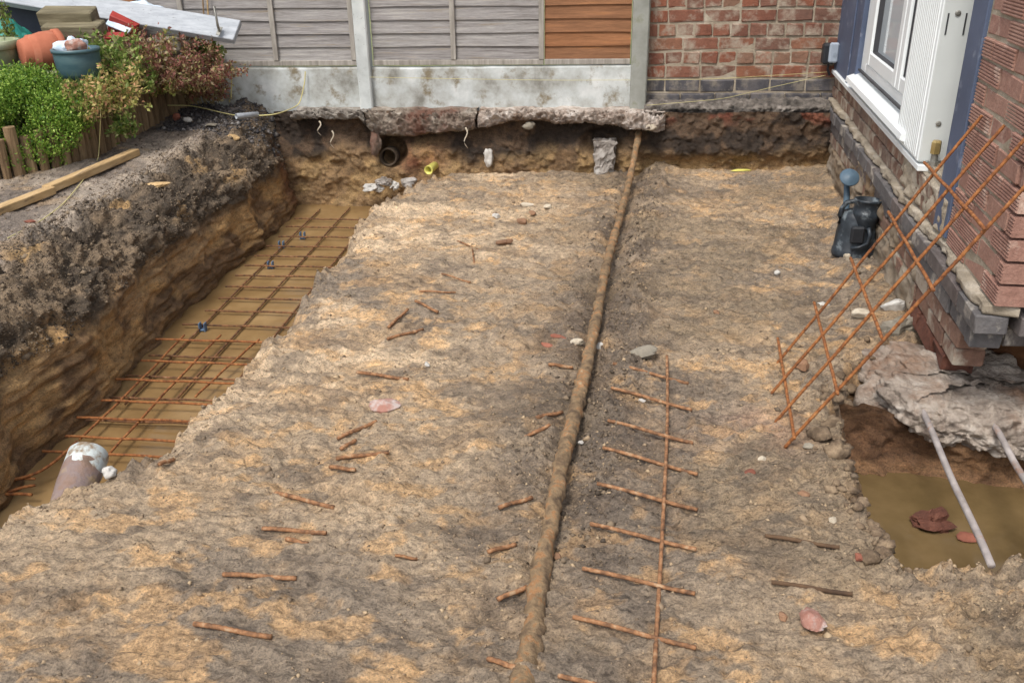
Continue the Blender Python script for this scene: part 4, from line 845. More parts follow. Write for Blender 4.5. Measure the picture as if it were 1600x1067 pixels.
# loose cut bars
loose = [((430, 768), (522, 790), 'long cut rebar piece, upper of the trio down the left floor'), ((410, 825), (510, 833), 'level cut rebar piece above a tiny offcut'), ((447, 845), (482, 852), 'tiny rebar offcut just below a level cut piece'),
 ((348, 896), (464, 904), 'bright rusty level rebar piece in the left row, after the tiny offcut'), ((303, 975), (424, 995), 'muddy cut rebar piece at the open end of the left row'),
 ((527, 685), (588, 656), 'slanted cut rebar touching the pink mortared brick'), ((532, 702), (556, 687), 'short rebar stub just below the slanted piece'), ((525, 718), (608, 708), 'orange tipped cut rebar below the slanted stub'), ((515, 729), (555, 734), 'muddy rebar stub half sunk under the orange tipped piece'),
 ((838, 654), (879, 643), 'cut rebar stub whose end touches the old pipe midway'), ((820, 685), (859, 664), 'slanted rebar stub below the one touching the old pipe'), ((779, 793), (832, 777), 'short slanted rusty rebar beside the old pipe near ochre mud'), ((762, 1029), (806, 1041), 'rebar stub running under the buried end of the old pipe'), ((777, 936), (823, 915), 'short slanted rebar beside the mud covered part of the pipe'),
 ((607, 513), (637, 485), 'steeply slanted rebar piece on the pale floor'), ((605, 531), (661, 515), 'slanted rebar piece below the steep one'), ((649, 471), (684, 488), 'rebar piece sloping down towards the pipe, above the steep one'), ((690, 427), (735, 441), 'thin rebar piece beside the churned mud'), ((655, 455), (712, 457), 'thin level rebar piece half buried in pale floor'),
 ((558, 581), (638, 592), 'long muddy rebar piece above the pink mortared brick'), ((247, 724), (271, 715), 'short orange rebar stub at the trench lip by the drain stub'), ((715, 375), (747, 388), 'thin rebar forming the bar of a T shape'), ((738, 389), (741, 409), 'thin rebar forming the stem of a T shape'), ((857, 569), (895, 573), 'rebar stub poking out left of the old pipe below the broken tile'), ((617, 867), (652, 872), 'dark rebar stub on bare floor between the left row and the pipe'), ((762, 862), (806, 850), 'dull rebar stub beside an ochre patch by the pipe')]
for a, b_, lab in loose:
    thin = 'thin' in lab or 'dark' in lab; o = chain(a, b_,   .008 if thin else .011, .0045 if thin else .0068, 'rust_mud', None, 'rebar_piece'); tag(o, lab, 'rebar piece', 'cut rebar pieces on the floor')
for a, b_, lab in [((1195, 838), (1312, 854), 'dark stick pressed in the mud left of the flooded hole'), ((1205, 911), (1332, 928), 'dark stick in the mud below the flooded hole')]:
    tag(chain(a, b_, .008, .006, 'twig', None, 'stick'), lab, 'stick', 'sticks in the mud')

# ------------------------------------------------------------------ stones and fragments on the floor
def frag(name, label, cat, px, py, size, mat, seed, rot=0.0, fac=1, sink=.08, group=None, z=None, rough=.25, tilt=0.0):
    p = onfloor(px, py, 0) if z is None else P(px, py, z); p = p+np.array([0, 0, size[2]*(.5-sink)])
    return thing_lump(name, label, cat, p, size, mat, seed, rough, group, fac, rot, 2, False, tilt)
frag('brick_piece', 'pink brick piece with white mortar on the middle of the floor', 'brick piece', 600, 640, (.125, .1, .045), 'pink', 31, .3)
frag('brick_piece', 'pink brick piece with crumbly mortar on grey mud near the flooded hole', 'brick piece', 1264, 978, (.065, .085, .04), 'pink', 32, .4)
frag('grey_stone', 'flat grey stone between the old pipe and the ladder mesh', 'stone', 1006, 557, (.14, .085, .05), 'grey_stone', 33, -.2)
frag('brick_piece', 'flat brownish brick fragment on the far floor', 'brick piece', 787, 383, (.1, .06, .035), 'brown_frag', 34, .3)
frag('brick_piece', 'dark pointed brick fragment below the pale stones', 'brick piece', 815, 350, (.07, .06, .035), 'brown_frag', 35, -.4)
frag('pale_stone', 'small white stone left of the pale stone group', 'stone', 776, 341, (.06, .045, .035), 'white_bit', 36)
frag('pale_stone', 'flat cream stone, far one of the pale stone group', 'stone', 822, 323, (.09, .05, .03), 'pale_stone', 37, .1)
frag('pale_stone', 'cream stone at the pipe side of the pale stone group', 'stone', 857, 327, (.055, .045, .035), 'pale_stone', 38, .4)
frag('pale_stone', 'brownish stone in front of the flat cream stone', 'stone', 832, 336, (.05, .05, .03), 'brown_frag', 39, .4)
frag('white_chip', 'small elongated white chip on the pale floor', 'chip', 667, 571, (.022, .05, .012), 'white_bit', 40, .5)
frag('brick_piece', 'small red brick bit near the lip of the flooded hole', 'brick piece', 1343, 874, (.045, .035, .02), 'red_frag', 41, .2)
frag('white_stone', 'lone white stone on the bare floor near the watering can', 'stone', 1214, 429, (.035, .03, .025), 'white_bit', 42)
frag('plaster_chip', 'white plaster chip beside the old pipe midway', 'chip', 907, 694, (.02, .02, .015), 'white_bit', 43)
frag('plastic_sheet', 'white crumpled plastic scrap against the old pipe', 'plastic scrap', 942, 545, (.06, .05, .03), 'white_bit', 44, .3)
frag('mortar_lump', 'pale mortar lump between broken tile and old pipe', 'mortar lump', 901, 538, (.06, .05, .03), 'pale_stone', 45, .3)
frag('paper_scrap', 'pale yellow paper scrap at the foot of the earth face', 'paper scrap', 1158, 267, (.15, .04, .02), 'yellow', 46, .2, 1, .3)
frag('tile_piece', 'broken red tile edge over a dark hole by the pipe', 'tile', 862, 528, (.15, .025, .03), 'red_frag', 47, -.35, 1, .2)
frag('tile_piece', 'small red tile shard below the broken tile edge', 'tile', 855, 541, (.07, .025, .02), 'red_frag', 48, -.6, 1, .2)
frag('concrete_piece', 'white grey concrete chunk at the wall foot', 'concrete piece', 1397, 486, (.13, .09, .07), 'white_bit', 49, .4, 1, .1)
frag('concrete_piece', 'dark grey rubble clump below the white concrete chunk', 'concrete piece', 1408, 520, (.14, .11, .1), 'grey_stone', 50, .2, 0, .2, None, None, .6)
frag('concrete_piece', 'cream lump behind the leaning mesh bars', 'concrete piece', 1343, 496, (.08, .06, .05), 'pale_stone', 51, .2)
frag('concrete_piece', 'small pale lump at the foot of the watering can', 'concrete piece', 1323, 409, (.04, .035, .045), 'pale_stone', 52, .2, 1, 0)
frag('concrete_piece', 'flat pale chip left of the leaning mesh', 'concrete piece', 1286, 478, (.06, .04, .02), 'white_bit', 53, .2)
frag('concrete_piece', 'reddish lump on the lip left of the footing', 'concrete piece', 1253, 577, (.07, .06, .04), 'brown_frag', 54, .2)
frag('brick_piece', 'jagged dark red brick lump standing in the muddy water', 'brick piece', 1456, 822, (.13, .07, .06), 'brick_broken', 55, .1, 0, .2, None, -.275, .6)
frag('tile_piece', 'flat orange tile piece lying in the muddy water under the rod', 'tile', 1515, 842, (.12, .06, .02), 'red_frag', 56, -.1, 1, .2, None, -.275)
for i, (px, py, s, mt, lab) in enumerate([(1190, 719, .03, 'pale_stone', 'small pale stone on the reddish patch by the leaning mesh'), (1255, 775, .035, 'brown_frag', 'brown stone on the crumbly lip of the hole'), (1300, 815, .03, 'pale_stone', 'pale pebble at the crumbly lip of the hole'), (1222, 965, .025, 'brown_frag', 'small clod right beside the pink crumbly brick piece'), (1003, 627, .022, 'white_bit', 'white bit between ladder rungs near the flat grey stone'), (1170, 740, .03, 'red_frag', 'small red chip below the reddish patch'), (870, 872, .028, 'brown_frag', 'clod beside the buried pipe end'), (1120, 490, .03, 'brown_frag', 'brown clod on the bare floor right of the pipe'), (1265, 700, .035, 'grey_stone', 'grey stone on the pit lip near the leaning mesh foot')]):
    frag('pebble', lab, 'pebble', px, py, (s*1.3, s, s*.7), mt, 60+i, i*.7, 1, .2, 'pebbles on the floor')
# clods slumped along the left lip of the flooded hole
M['clod'] = mk('clod_soil', [(.28, sr(78, 64, 50)), (.45, sr(112, 94, 75)), (.6, sr(142, 122, 98)), (.75, sr(168, 146, 118))], 26, 8, .92, 1, 70, bdist=.012)
b = MB(); rg = np.random.default_rng(77)
for i in range(150):
    t_ = rg.uniform(0, 7); k_ = int(t_); e_ = PITP[k_]+(PITP[k_+1]-PITP[k_])*(t_-k_)+np.array([-abs(rg.normal())*.055+.015, rg.normal()*.03-.01]); sz = rg.lognormal(-3.75, .45)
    V, Fc = lump((sz*1.3, sz*1.1, sz*.9), 1, i, .5); b.add(V+np.array([e_[0], e_[1], max(zf(e_[0], e_[1]), -.3)+sz*.15]), Fc)
tag(b.done('lip_clods', M['clod'], None, True), 'crumbly soil clods slumped along the hole lip', kind='stuff')
# bank bits
def bankz(x, y):
    i = int(np.argmin(np.abs(BANKX[:, np.argmin(np.abs(by-y))]-x))); j = int(np.argmin(np.abs(by-y))); return BANKZ[i, j]
def onbank(px, py, lift=0.0):
    p = P(px, py, .34)
    for _ in range(3): p = P(px, py, bankz(p[0], p[1])+lift)
    return p
def bfrag(name, label, cat, px, py, size, mat, seed, rot=0.0, fac=1):
    return thing_lump(name, label, cat, onbank(px, py)+np.array([0, 0, size[2]*.3]), size, mat, seed, .25, None, fac, rot, 2, False)
bfrag('brick_piece', 'flat red brick chip on the garden path by the plank', 'brick piece', 48, 348, (.06, .045, .015), 'red_frag', 81, .3)
bfrag('clay_lump', 'pinkish stone stuck in the dark trench shoulder', 'stone', 100, 446, (.055, .045, .045), 'brown_frag', 82)
bfrag('grey_stone', 'flat grey stone on the path near the logs', 'stone', 330, 197, (.1, .06, .02), 'grey_stone', 83)
bfrag('plastic_scrap', 'crumpled white plastic scrap at the foot of the logs', 'plastic scrap', 293, 190, (.08, .05, .04), 'white_bit', 84, -.5)
bfrag('brick_piece', 'dark red stone beside the white scrap at the logs', 'stone', 277, 186, (.06, .05, .05), 'red_frag', 85)
bfrag('clay_lump', 'tan clay clod on the shoulder near the far trench corner', 'clod', 366, 218, (.11, .05, .04), 'plank', 86, -.5, 0)
bfrag('clay_lump', 'pale brown stone on the shoulder beside the tan clod', 'stone', 333, 234, (.07, .05, .04), 'pale_stone', 87, .2)
bfrag('clay_lump', 'orange clay smear clod on the path edge', 'clod', 245, 292, (.14, .06, .03), 'plank', 88, .1, 0)
o = bfrag('yellow_sponge', 'small round yellow green flower head by the gravel board', 'flower head', 355, 156, (.07, .06, .05), 'yellow', 89, 0, 0)
a = onbank(369, 182, .02); b_ = onbank(403, 179, .02)
V, Fc = lathe([(.018, 0), (.018, float(np.linalg.norm(b_-a))), (.014, float(np.linalg.norm(b_-a))), (.014, 0), (.018, 0)], 14, a, axes(b_-a, (0, 0, 1))); tag(build('white_pipe', V, Fc, M['white_board'], None, True), 'short white plastic pipe offcut on dark gravel by the fence', 'pipe')
# drain stub
da, db = P(92, 836, -.12), P(138, 712, -.045); ax_ = axes(db-da); Ld = float(np.linalg.norm(db-da))
ds = empty('drain_stub', da, 'mud covered clay drain pipe stub with pale end over the trench', 'drain pipe')
prf = [(.057, 0), (.059, Ld*.3), (.060, Ld*.6), (.062, Ld*.82)]; V, Fc = lathe(prf, 28, da, ax_); V = V+.007*np.stack([fbm(V[:, 0]*20, V[:, 1]*20, V[:, 2]*20, 3, 181+k) for k in range(3)], -1); build('barrel', V, Fc, M['clay_pipe'], ds, True)
V, Fc = lathe([(.0615, Ld*.74), (.0645, Ld*.77), (.065, Ld), (.061, Ld+.006), (.054, Ld+.004), (.052, Ld*.6), (0, Ld*.6)], 28, da, ax_); V = V+.0015*np.stack([fbm(V[:, 0]*30, V[:, 1]*30, V[:, 2]*30, 3, 185+k) for k in range(3)], -1); build('pale_collar', V, Fc, M['pipe_white'], ds, True)
thing_lump('mortar_lump', 'small white mortar lump at the drain stub', 'mortar lump', P(170, 738, .0), (.04, .035, .03), 'white_bit', 91, .4)

# ------------------------------------------------------------------ watering can
wc = P(1331, 400, .02); can = empty('watering_can', wc, 'dark plastic watering can standing against the house wall', 'watering can')
CB = (1.0, .86); tl = axes((.05, .06, 1.0))
V, Fc = lathe([(0, 0), (.098, 0), (.103, .012), (.103, .04), (.099, .045), (.095, .13), (.088, .2), (.078, .225), (.05, .235), (0, .235)], 28, wc, tl, CB); build('body', V, Fc, M['can'], can, True)
oc = wc+np.array([.028, -.028, .19])
V, Fc = lathe([(.05, -.03), (.06, .01), (.066, .03), (.066, .045), (.062, .048), (.061, .095), (.065, .098), (.065, .108), (.058, .108), (.056, .06), (0, .05)], 24, oc, tl); build('filler_neck', V, Fc, M['can'], can, True)
MB().box(wc+np.array([-.012, -.078, .135]), (.062, .03, .085), bev=.008).done('handle_recess', M['black_pl'], can)
hp_ = [wc+np.array(p) for p in ((.035, -.088, .175), (.04, -.1, .14), (.035, -.102, .1), (.0, -.1, .078), (-.04, -.094, .074))]; V, Fc = tube(np.array(hp_), .0095, 10); build('handle', V, Fc, M['can'], can, True)
hp_ = [wc+np.array(p) for p in ((.0, -.03, .27), (-.03, -.015, .285), (-.06, .0, .275), (-.08, .0, .245), (-.086, .0, .21), (-.082, 0, .17))]; V, Fc = tube(np.array(hp_), .012, 10); build('carry_handle', V, Fc, M['can'], can, True)
sp = [wc+np.array(p) for p in ((-.02, .07, .06), (-.025, .11, .15), (-.025, .14, .26), (-.03, .16, .335))]; V, Fc = tube(np.array(sp), [.022, .019, .016, .014], 12); build('spout', V, Fc, M['can_rose'], can, True)
V, Fc = lathe([(.014, 0), (.018, .02), (.045, .05), (.048, .055), (.045, .06), (0, .066)], 24, sp[-1]-np.array([0, .0, .005]), axes((-.02, -.75, .66))); build('rose', V, Fc, M['can_rose'], can, True)

# ------------------------------------------------------------------ garden bed
bedn = np.meshgrid(np.linspace(-4.6, -2.87, 70), np.linspace(4.3, 6.34, 80), indexing='ij')
bedn[0][:] = -4.6+(bedn[0]+4.6)/(-2.87+4.6)*(np.interp(bedn[1], [4.25, 4.36, 4.6, 4.88, 5.25, 5.6, 5.95, 6.27], [-4.3, -3.6, -3.12, -2.88, -2.84, -2.85, -2.82, -2.76])-.02+4.6)
bzv = .54+.03*fbm(bedn[0]*4, bedn[1]*4, 0., 4, 191)+.10*sst(5.2, 6.2, bedn[1])
o = grid('flower_bed', np.stack([bedn[0], bedn[1], bzv], -1), M['bed']); tag(o, 'dark soil of the raised flower bed', kind='structure')
row = np.array([(-4.3, 4.25), (-3.6, 4.36), (-3.12, 4.60), (-2.88, 4.88), (-2.84, 5.25), (-2.85, 5.6), (-2.80, 5.95), (-2.70, 6.27)])
rl = np.concatenate([[0], np.cumsum(np.linalg.norm(np.diff(row, axis=0), axis=1))])
lr = empty('log_edging', (-2.85, 5.3, .33), 'row of upright split logs edging the flower bed', 'log edging')
s = 0.0
while s < rl[-1]:
    r_ = random.uniform(.021, .032); s += r_; x, y = np.interp(s, rl, row[:, 0]), np.interp(s, rl, row[:, 1]); s += r_+.009
    zb_ = .30+.06*float(sst(5.4, 6.3, np.array(y))); h_ = random.uniform(.24, .33); lx, ly = random.uniform(-.02, .02)+(.0 if y < 5.9 else -.06*(y-5.9)/.4), random.uniform(-.015, .015)
    pts = [(x, y, zb_), (x+lx*.4, y+ly*.4, zb_+h_*.4), (x+lx, y+ly, zb_+h_), (x+lx, y+ly, zb_+h_+.002)]
    V, Fc = tube(np.array(pts), [r_, r_*1.02, r_*.98, r_*.85], 9, True, .07); build('log', V, Fc, M['log'], lr, False)
# planks on the path
for a, b_, lab in (((-60, 352), (80, 296), 'thin pale timber batten on the path, the piece with the crooked joint beyond it'), ((74, 297), (212, 237), 'pale timber batten on the path ending beside the logs')):
    p0, p1 = P(*a, .37), P(*b_, .375); d_ = p1-p0; L_ = np.linalg.norm(d_); tag(MB().box((p0+p1)/2, (.055, L_, .038), axes((0, 0, 1), np.cross(d_/L_, (0, 0, 1))), bev=.003, jit=.001).done('timber_batten', M['plank']), lab, 'timber')
# foliage
def leaves(name, C, size, mat, parent=None, up=.3, asp=2.2, drop=0.0):
    """one small folded leaf (two triangles each side) at every point in C"""
    n = len(C); d_ = RNG.normal(size=(n, 3)); d_[:, 2] += up; d_ /= np.linalg.norm(d_, axis=1)[:, None]
    w = np.cross(d_, RNG.normal(size=(n, 3))); w /= np.linalg.norm(w, axis=1)[:, None]; nn = np.cross(d_, w)
    L = np.asarray(size)*RNG.uniform(.6, 1.3, n); L = L[:, None]; Wd = L/asp/2
    v = np.stack([C, C+d_*L*.5+w*Wd+nn*Wd*.4, C+d_*L, C+d_*L*.5-w*Wd+nn*Wd*.4], 1).reshape(-1, 3)
    org = wloc(parent) if parent is not None else np.zeros(3); me = bpy.data.meshes.new(name); me.vertices.add(n*4); me.vertices.foreach_set('co', (v-org).reshape(-1).astype(np.float32))
    k = np.arange(n)*4; f = np.stack([k, k+1, k+2, k, k+2, k+3], 1).reshape(-1)
    me.loops.add(n*6); me.loops.foreach_set('vertex_index', f.astype(np.int32)); me.polygons.add(n*2); me.polygons.foreach_set('loop_start', (np.arange(n*2)*3).astype(np.int32)); me.polygons.foreach_set('loop_total', np.full(n*2, 3, np.int32)); me.update(calc_edges=True)
    return link(name, me, M[mat], parent)
def ball(c, r, n, shell=.55, seed=0, lum=.25):
    d_ = RNG.normal(size=(n, 3)); d_ /= np.linalg.norm(d_, axis=1)[:, None]; k = shell+(1-shell)*RNG.random(n)**.5
    bump = 1+lum*fbm(d_[:, 0]*3+seed, d_[:, 1]*3, d_[:, 2]*3, 3, 200+seed)
    return np.asarray(c)+d_*(k*bump)[:, None]*np.asarray(r)
def stems(name, base, tips, r, mat, parent):
    b = MB()
    for t in tips: mid = (np.asarray(base)+t)/2+RNG.normal(size=3)*.02; b.tube([base, mid, t], [r, r*.7, r*.35], 5)
    return b.done(name, M[mat], parent)
sc0 = np.array([-3.09, 4.9, .545])
sh_ = empty('shrub', sc0-np.array([0, 0, .12]), 'dense bright green small leaved shrub hanging over the log edging', 'shrub')
cl_ = []
for i in range(26):
    a_ = RNG.normal(size=3); a_ /= np.linalg.norm(a_); cl_.append(ball(sc0+np.array([0, 0, .06])+a_*np.array([.24, .22, .17]), (.13, .13, .12), 1500, .5, i, .3))
leaves('crown', np.concatenate(cl_), .017, 'leaf_shrub', sh_, .7, 2.0); stems('trunk', sc0-np.array([0, 0, .1]), [sc0+RNG.normal(size=3)*np.array([.18, .16, .08])+np.array([0, 0, .08]) for _ in range(14)], .008, 'twig', sh_)
def clump(name, label, cat, c, r, n, size, mat, asp=1.8, up=.4, subs=8, group=None, seed=0):
    c = np.asarray(c, float); r = np.asarray(r, float)
    e = empty(name, c-np.array([0, 0, r[2]]), label, cat, group); C = []; b = MB(); ns = subs*4
    for i in range(ns):
        a0 = c+np.array([RNG.uniform(-.75, .75)*r[0], RNG.uniform(-.75, .75)*r[1], -r[2]*.9]); t_ = a0+np.array([RNG.normal()*r[0]*.45, RNG.normal()*r[1]*.45-.02, r[2]*RNG.uniform(.5, 2.5)])
        sag = RNG.uniform(0, .5)*r[2]; k_ = np.linspace(0, 1, 6)[:, None]; p_ = a0+(t_-a0)*k_+np.array([RNG.normal()*.02, RNG.normal()*.02, 0])*np.sin(k_*3.14)-np.array([0, 0, sag])*k_**3
        b.tube(p_, np.linspace(.0022, .0008, 6), 4, False); m_ = max(3, n//ns); q_ = RNG.uniform(.2, 1.02, m_)
        C.append(np.stack([np.interp(q_, k_[:, 0], p_[:, k]) for k in range(3)], -1)+RNG.normal(size=(m_, 3))*.011)
    leaves('foliage', np.concatenate(C), size, mat, e, up, asp); b.done('stem', M['stalk'], e); return e
clump('trailing_plant', 'red leaved trailing plant spilling over the far logs', 'plant', PY(275, 104, 5.95), (.34, .24, .15), 5200, .026, 'leaf_red', seed=1, subs=22)
clump('trailing_plant', 'reddish trailing plant between teal pot and red spilling plant', 'plant', PY(215, 100, 5.75), (.24, .22, .16), 3400, .026, 'leaf_red', seed=2, subs=20)
clump('trailing_plant', 'reddish plant strands hanging down the logs at the fence end', 'plant', PY(315, 128, 6.1), (.16, .12, .15), 1500, .024, 'leaf_red', seed=3, subs=14)
clump('trailing_plant', 'yellow green weeds beside the teal pot', 'plant', PY(165, 138, 5.25), (.19, .14, .12), 2000, .03, 'leaf_pale', seed=4, subs=18)
clump('trailing_plant', 'light green weeds topping the bed behind the teal pot rim', 'plant', PY(172, 92, 5.6), (.13, .15, .12), 1500, .034, 'leaf_green', seed=24, subs=14)
clump('trailing_plant', 'yellowish stems standing above the red spilling plant', 'plant', PY(235, 88, 5.9), (.2, .12, .13), 1100, .026, 'leaf_pale', seed=25, subs=16)
clump('trailing_plant', 'green weeds behind the log tops right of the teal pot', 'plant', PY(190, 118, 5.5), (.15, .15, .14), 1700, .034, 'leaf_green', seed=5, subs=16)
clump('trailing_plant', 'weeds hanging down the log face below the yellow green weeds', 'plant', PY(190, 182, 5.2), (.07, .05, .12), 480, .03, 'leaf_green', seed=6, subs=5)
clump('trailing_plant', 'pale weeds at the edge between shrub and logs', 'plant', PY(137, 160, 5.0), (.09, .1, .1), 900, .026, 'leaf_pale', seed=7)
clump('trailing_plant', 'dry pale stalks over the far log tops', 'plant', PY(250, 135, 5.85), (.2, .12, .05), 1200, .024, 'leaf_pale', seed=8)
clump('ivy', 'dark green leafy ivy tuft at the fence below the white board', 'ivy', PY(322, 80, 6.24), (.1, .05, .09), 380, .04, 'leaf_green', 1.3, seed=9)
clump('weed', 'light green bushy weed at the far back of the bed beside the stone pot', 'weed', PY(20, 132, 5.2), (.2, .12, .09), 2300, .028, 'leaf_shrub', seed=10)
clump('tall_weed', 'tall thin weed standing before the green tarpaulin', 'weed', PY(11, 38, 5.7), (.035, .03, .16), 220, .035, 'leaf_green', 2.2, seed=11, subs=7)
# grass tuft
G = PY(95, 122, 5.2); b = MB()
for i in range(420):
    base = G+np.array([RNG.uniform(-.32, .22), RNG.uniform(-.12, .12), -.1]); h_ = RNG.uniform(.07, .16); l_ = RNG.normal(size=2)*.04; w = RNG.uniform(.0015, .003)
    b.add([base+np.array([-w, 0, 0]), base+np.array([w, 0, 0]), base+np.array([l_[0]*.4+w*.7, l_[1]*.4, h_*.6]), base+np.array([l_[0]*.4-w*.7, l_[1]*.4, h_*.6]), base+np.array([l_[0], l_[1], h_])], [(0, 1, 2, 3), (3, 2, 4)])
tag(b.done('grass', M['grass']), 'long grass in front of the pots', 'grass', kind='stuff')
wf = PY(47, 127, 5.05); fl = empty('white_flower', wf-np.array([0, 0, .03]), 'single white flower head above the shrub', 'flower'); 
for k in range(5):
    V, Fc = lump((.03, .026, .016), 1, k, .2); build('petal', V+wf+np.array([.013*math.cos(k*1.26), -.005, .016*math.sin(k*1.26)]), Fc, M['petal'], fl, True)
# pots
def pot(name, label, prof, c, ax, mat, rim=None):
    e = empty(name, np.asarray(c), label, 'plant pot'); V, Fc = lathe(prof, 32, c, ax); build('bowl', V, Fc, M[mat], e, True)
    if rim: V, Fc = lathe(rim, 32, c, ax); build('rim', V, Fc, M[mat], e, True)
    return e
tc_ = PY(33, 84, 5.45); td = PY(86, 78, 5.5)-tc_; td[2] = .0; td[1] = .2
pot('terracotta_pot', 'terracotta pot lying on its side between stone pot and teal pot', [(0, 0), (.072, 0), (.077, .004), (.095, .06), (.112, .13), (.115, .19), (.108, .2)], tc_+np.array([0, 0, .0]), axes(td), 'terra', [(.108, .195), (.120, .2), (.122, .232), (.116, .235), (.106, .235), (.1, .05), (0, .02)])
tp_ = PY(125, 112, 5.3)
pot('teal_pot', 'round teal glazed plant pot with rubbish inside', [(0, -.05), (.10, -.05), (.118, .0), (.125, .07), (.126, .115)], tp_, None, 'tealpot', [(.126, .11), (.133, .112), (.133, .130), (.122, .131), (.114, .1), (0, .08)])
bx_ = thing_lump('plastic_bag', 'crumpled clear and pink plastic rubbish in the teal pot', 'plastic bag', tp_+np.array([-.02, .02, .14]), (.17, .13, .12), 'pale_print', 95, .5, None, 0, 0, 3)
thing_lump('plastic_bottle', 'pinkish empty container lying in the teal pot', 'container', tp_+np.array([.02, -.03, .15]), (.12, .06, .07), 'pink', 96, .2, None, 0, .1, 3)
sp_ = PY(0, 108, 5.5)
pot('stone_pot', 'mossy pale stone plant pot beside the terracotta pot', [(0, -.06), (.09, -.06), (.11, -.03), (.135, .06), (.145, .12)], sp_-np.array([.02, 0, 0]), None, 'stonepot', [(.142, .115), (.158, .12), (.16, .165), (.148, .168), (.13, .1), (0, .09)])
# white board with handle, sleepers, navy panel, tarp, card
wa, wb_ = PY(-90, -24, 6.02), PY(368, 52, 6.02); d_ = wb_-wa; L_ = np.linalg.norm(d_); _n = np.array([0, -.62, .78]); _n -= d_/L_*(_n@d_)/L_; axb = axes(_n, d_/L_)
wbd = empty('white_board', (wa+wb_)/2-np.array([0, 0, .05]), 'long white painted door leaf with a metal handle leaning on the rubbish heap', 'board')
MB().box((wa+wb_)/2+np.array([0, .04, .0]), (L_, .17, .045), axb, bev=.004).done('leaf', M['white_board'], wbd)
hq = PY(343, 50, 5.99); hb = MB().box(hq+axb[2]*.006, (.026, .07, .006), axb, bev=.002).done('handle', M['steel'], wbd)
MB().tube([hq+axb[2]*.005, hq+axb[2]*.05, hq+axb[2]*.06+np.array([.0, 0, .03]), hq+axb[2]*.055+np.array([-.004, 0, .115])], [.009, .009, .008, .007], 10).done('lever', M['steel'], hb, True)
for (a, b_, w_, h_, Y_, lab) in (((56, 20), (143, 35), .12, .085, 5.78, 'thick weathered timber sleeper, the upper of two stacked under the board'), ((63, 42), (155, 54), .12, .075, 5.72, 'mossy timber sleeper below the upper sleeper')):
    p0, p1 = PY(*a, Y_), PY(*b_, Y_); d_ = p1-p0; L_ = np.linalg.norm(d_); tag(MB().box((p0+p1)/2+np.array([0, .06, 0]), (L_, w_, h_), axes((0, -.25, .97), d_/L_), bev=.006, jit=.003).done('timber_sleeper', M['sleeper']), lab, 'timber')
p0 = PY(25, 30, 6.12); tag(MB().box(p0+np.array([-.1, 0, -.12]), (.62, .03, .42), bev=.003).done('navy_panel', M['navy']), 'dark navy panel standing behind the sleepers', 'panel')
gx, gy = np.meshgrid(np.linspace(-.24, .17, 40), np.linspace(-.12, .12, 24), indexing='ij'); tz_ = .16*np.exp(-((gx+.03)/.14)**2-((gy)/.12)**2)+.03*np.abs(fbm(gx*9, gy*9, 0., 3, 211))+.02*fbm(gx*20, gy*20, 0., 2, 212)
pt = PY(22, 60, 5.85); o = grid('tarpaulin', np.stack([pt[0]+gx, pt[1]+gy, pt[2]-.06+tz_], -1), M['tarp']); md = o.modifiers.new('thick', 'SOLIDIFY'); md.thickness = .004; tag(o, 'crumpled green tarpaulin behind the stone pot', 'tarpaulin')
pk = PY(192, 45, 5.9); e = empty('card_box', pk-np.array([0, 0, .08]), 'crushed red and pale blue cardboard packet on the rubbish heap', 'packet')
MB().box(pk, (.17, .05, .13), axes((.45, -.2, .85), (.8, .1, -.5)), bev=.004, jit=.008).done('carton', M['red'], e); MB().box(pk+np.array([-.005, -.045, .015]), (.15, .045, .012), axes((.3, -.6, .75), (.8, .1, -.45)), bev=.003).done('panel', M['pale_print'], e)
pk = PY(178, 58, 5.8); tag(MB().box(pk, (.13, .06, .02), axes((.2, -.5, .8), (.8, .2, .1)), bev=.003, jit=.006).done('red_card', M['red']), 'flat red card piece below the packet', 'card')
thing_lump('grey_bag', 'grey dirty plastic bag behind the red spilling plant', 'plastic bag', PY(268, 70, 6.05), (.3, .16, .12), 'grey_stone', 97, .4, None, 0, .2, 3)
thing_lump('plastic_bag', 'pale translucent bag resting on the white board by the fence', 'plastic bag', PY(222, 14, 6.2), (.2, .08, .08), 'pale_print', 98, .4, None, 0, 0, 3)
pk = PY(195, 2, 6.27); tag(MB().box(pk+np.array([0, 0, -.05]), (.14, .06, .28), bev=.004).done('orange_timber', M['slat_brown']), 'orange brown timber block behind the white board', 'timber')
for (px, lab) in ((310, 'thin reddish cane leaning on the fence'), (317, 'thin pale cane beside the reddish cane')):
    a, b_ = PY(px, 45, 6.3), PY(px+3, -60, 6.31); a[2] -= .25; tag(MB().tube([a, (a+b_)/2+np.array([.01, 0, 0]), b_], .005, 6).done('cane', M['log'] if px == 310 else M['plank']), lab, 'cane')
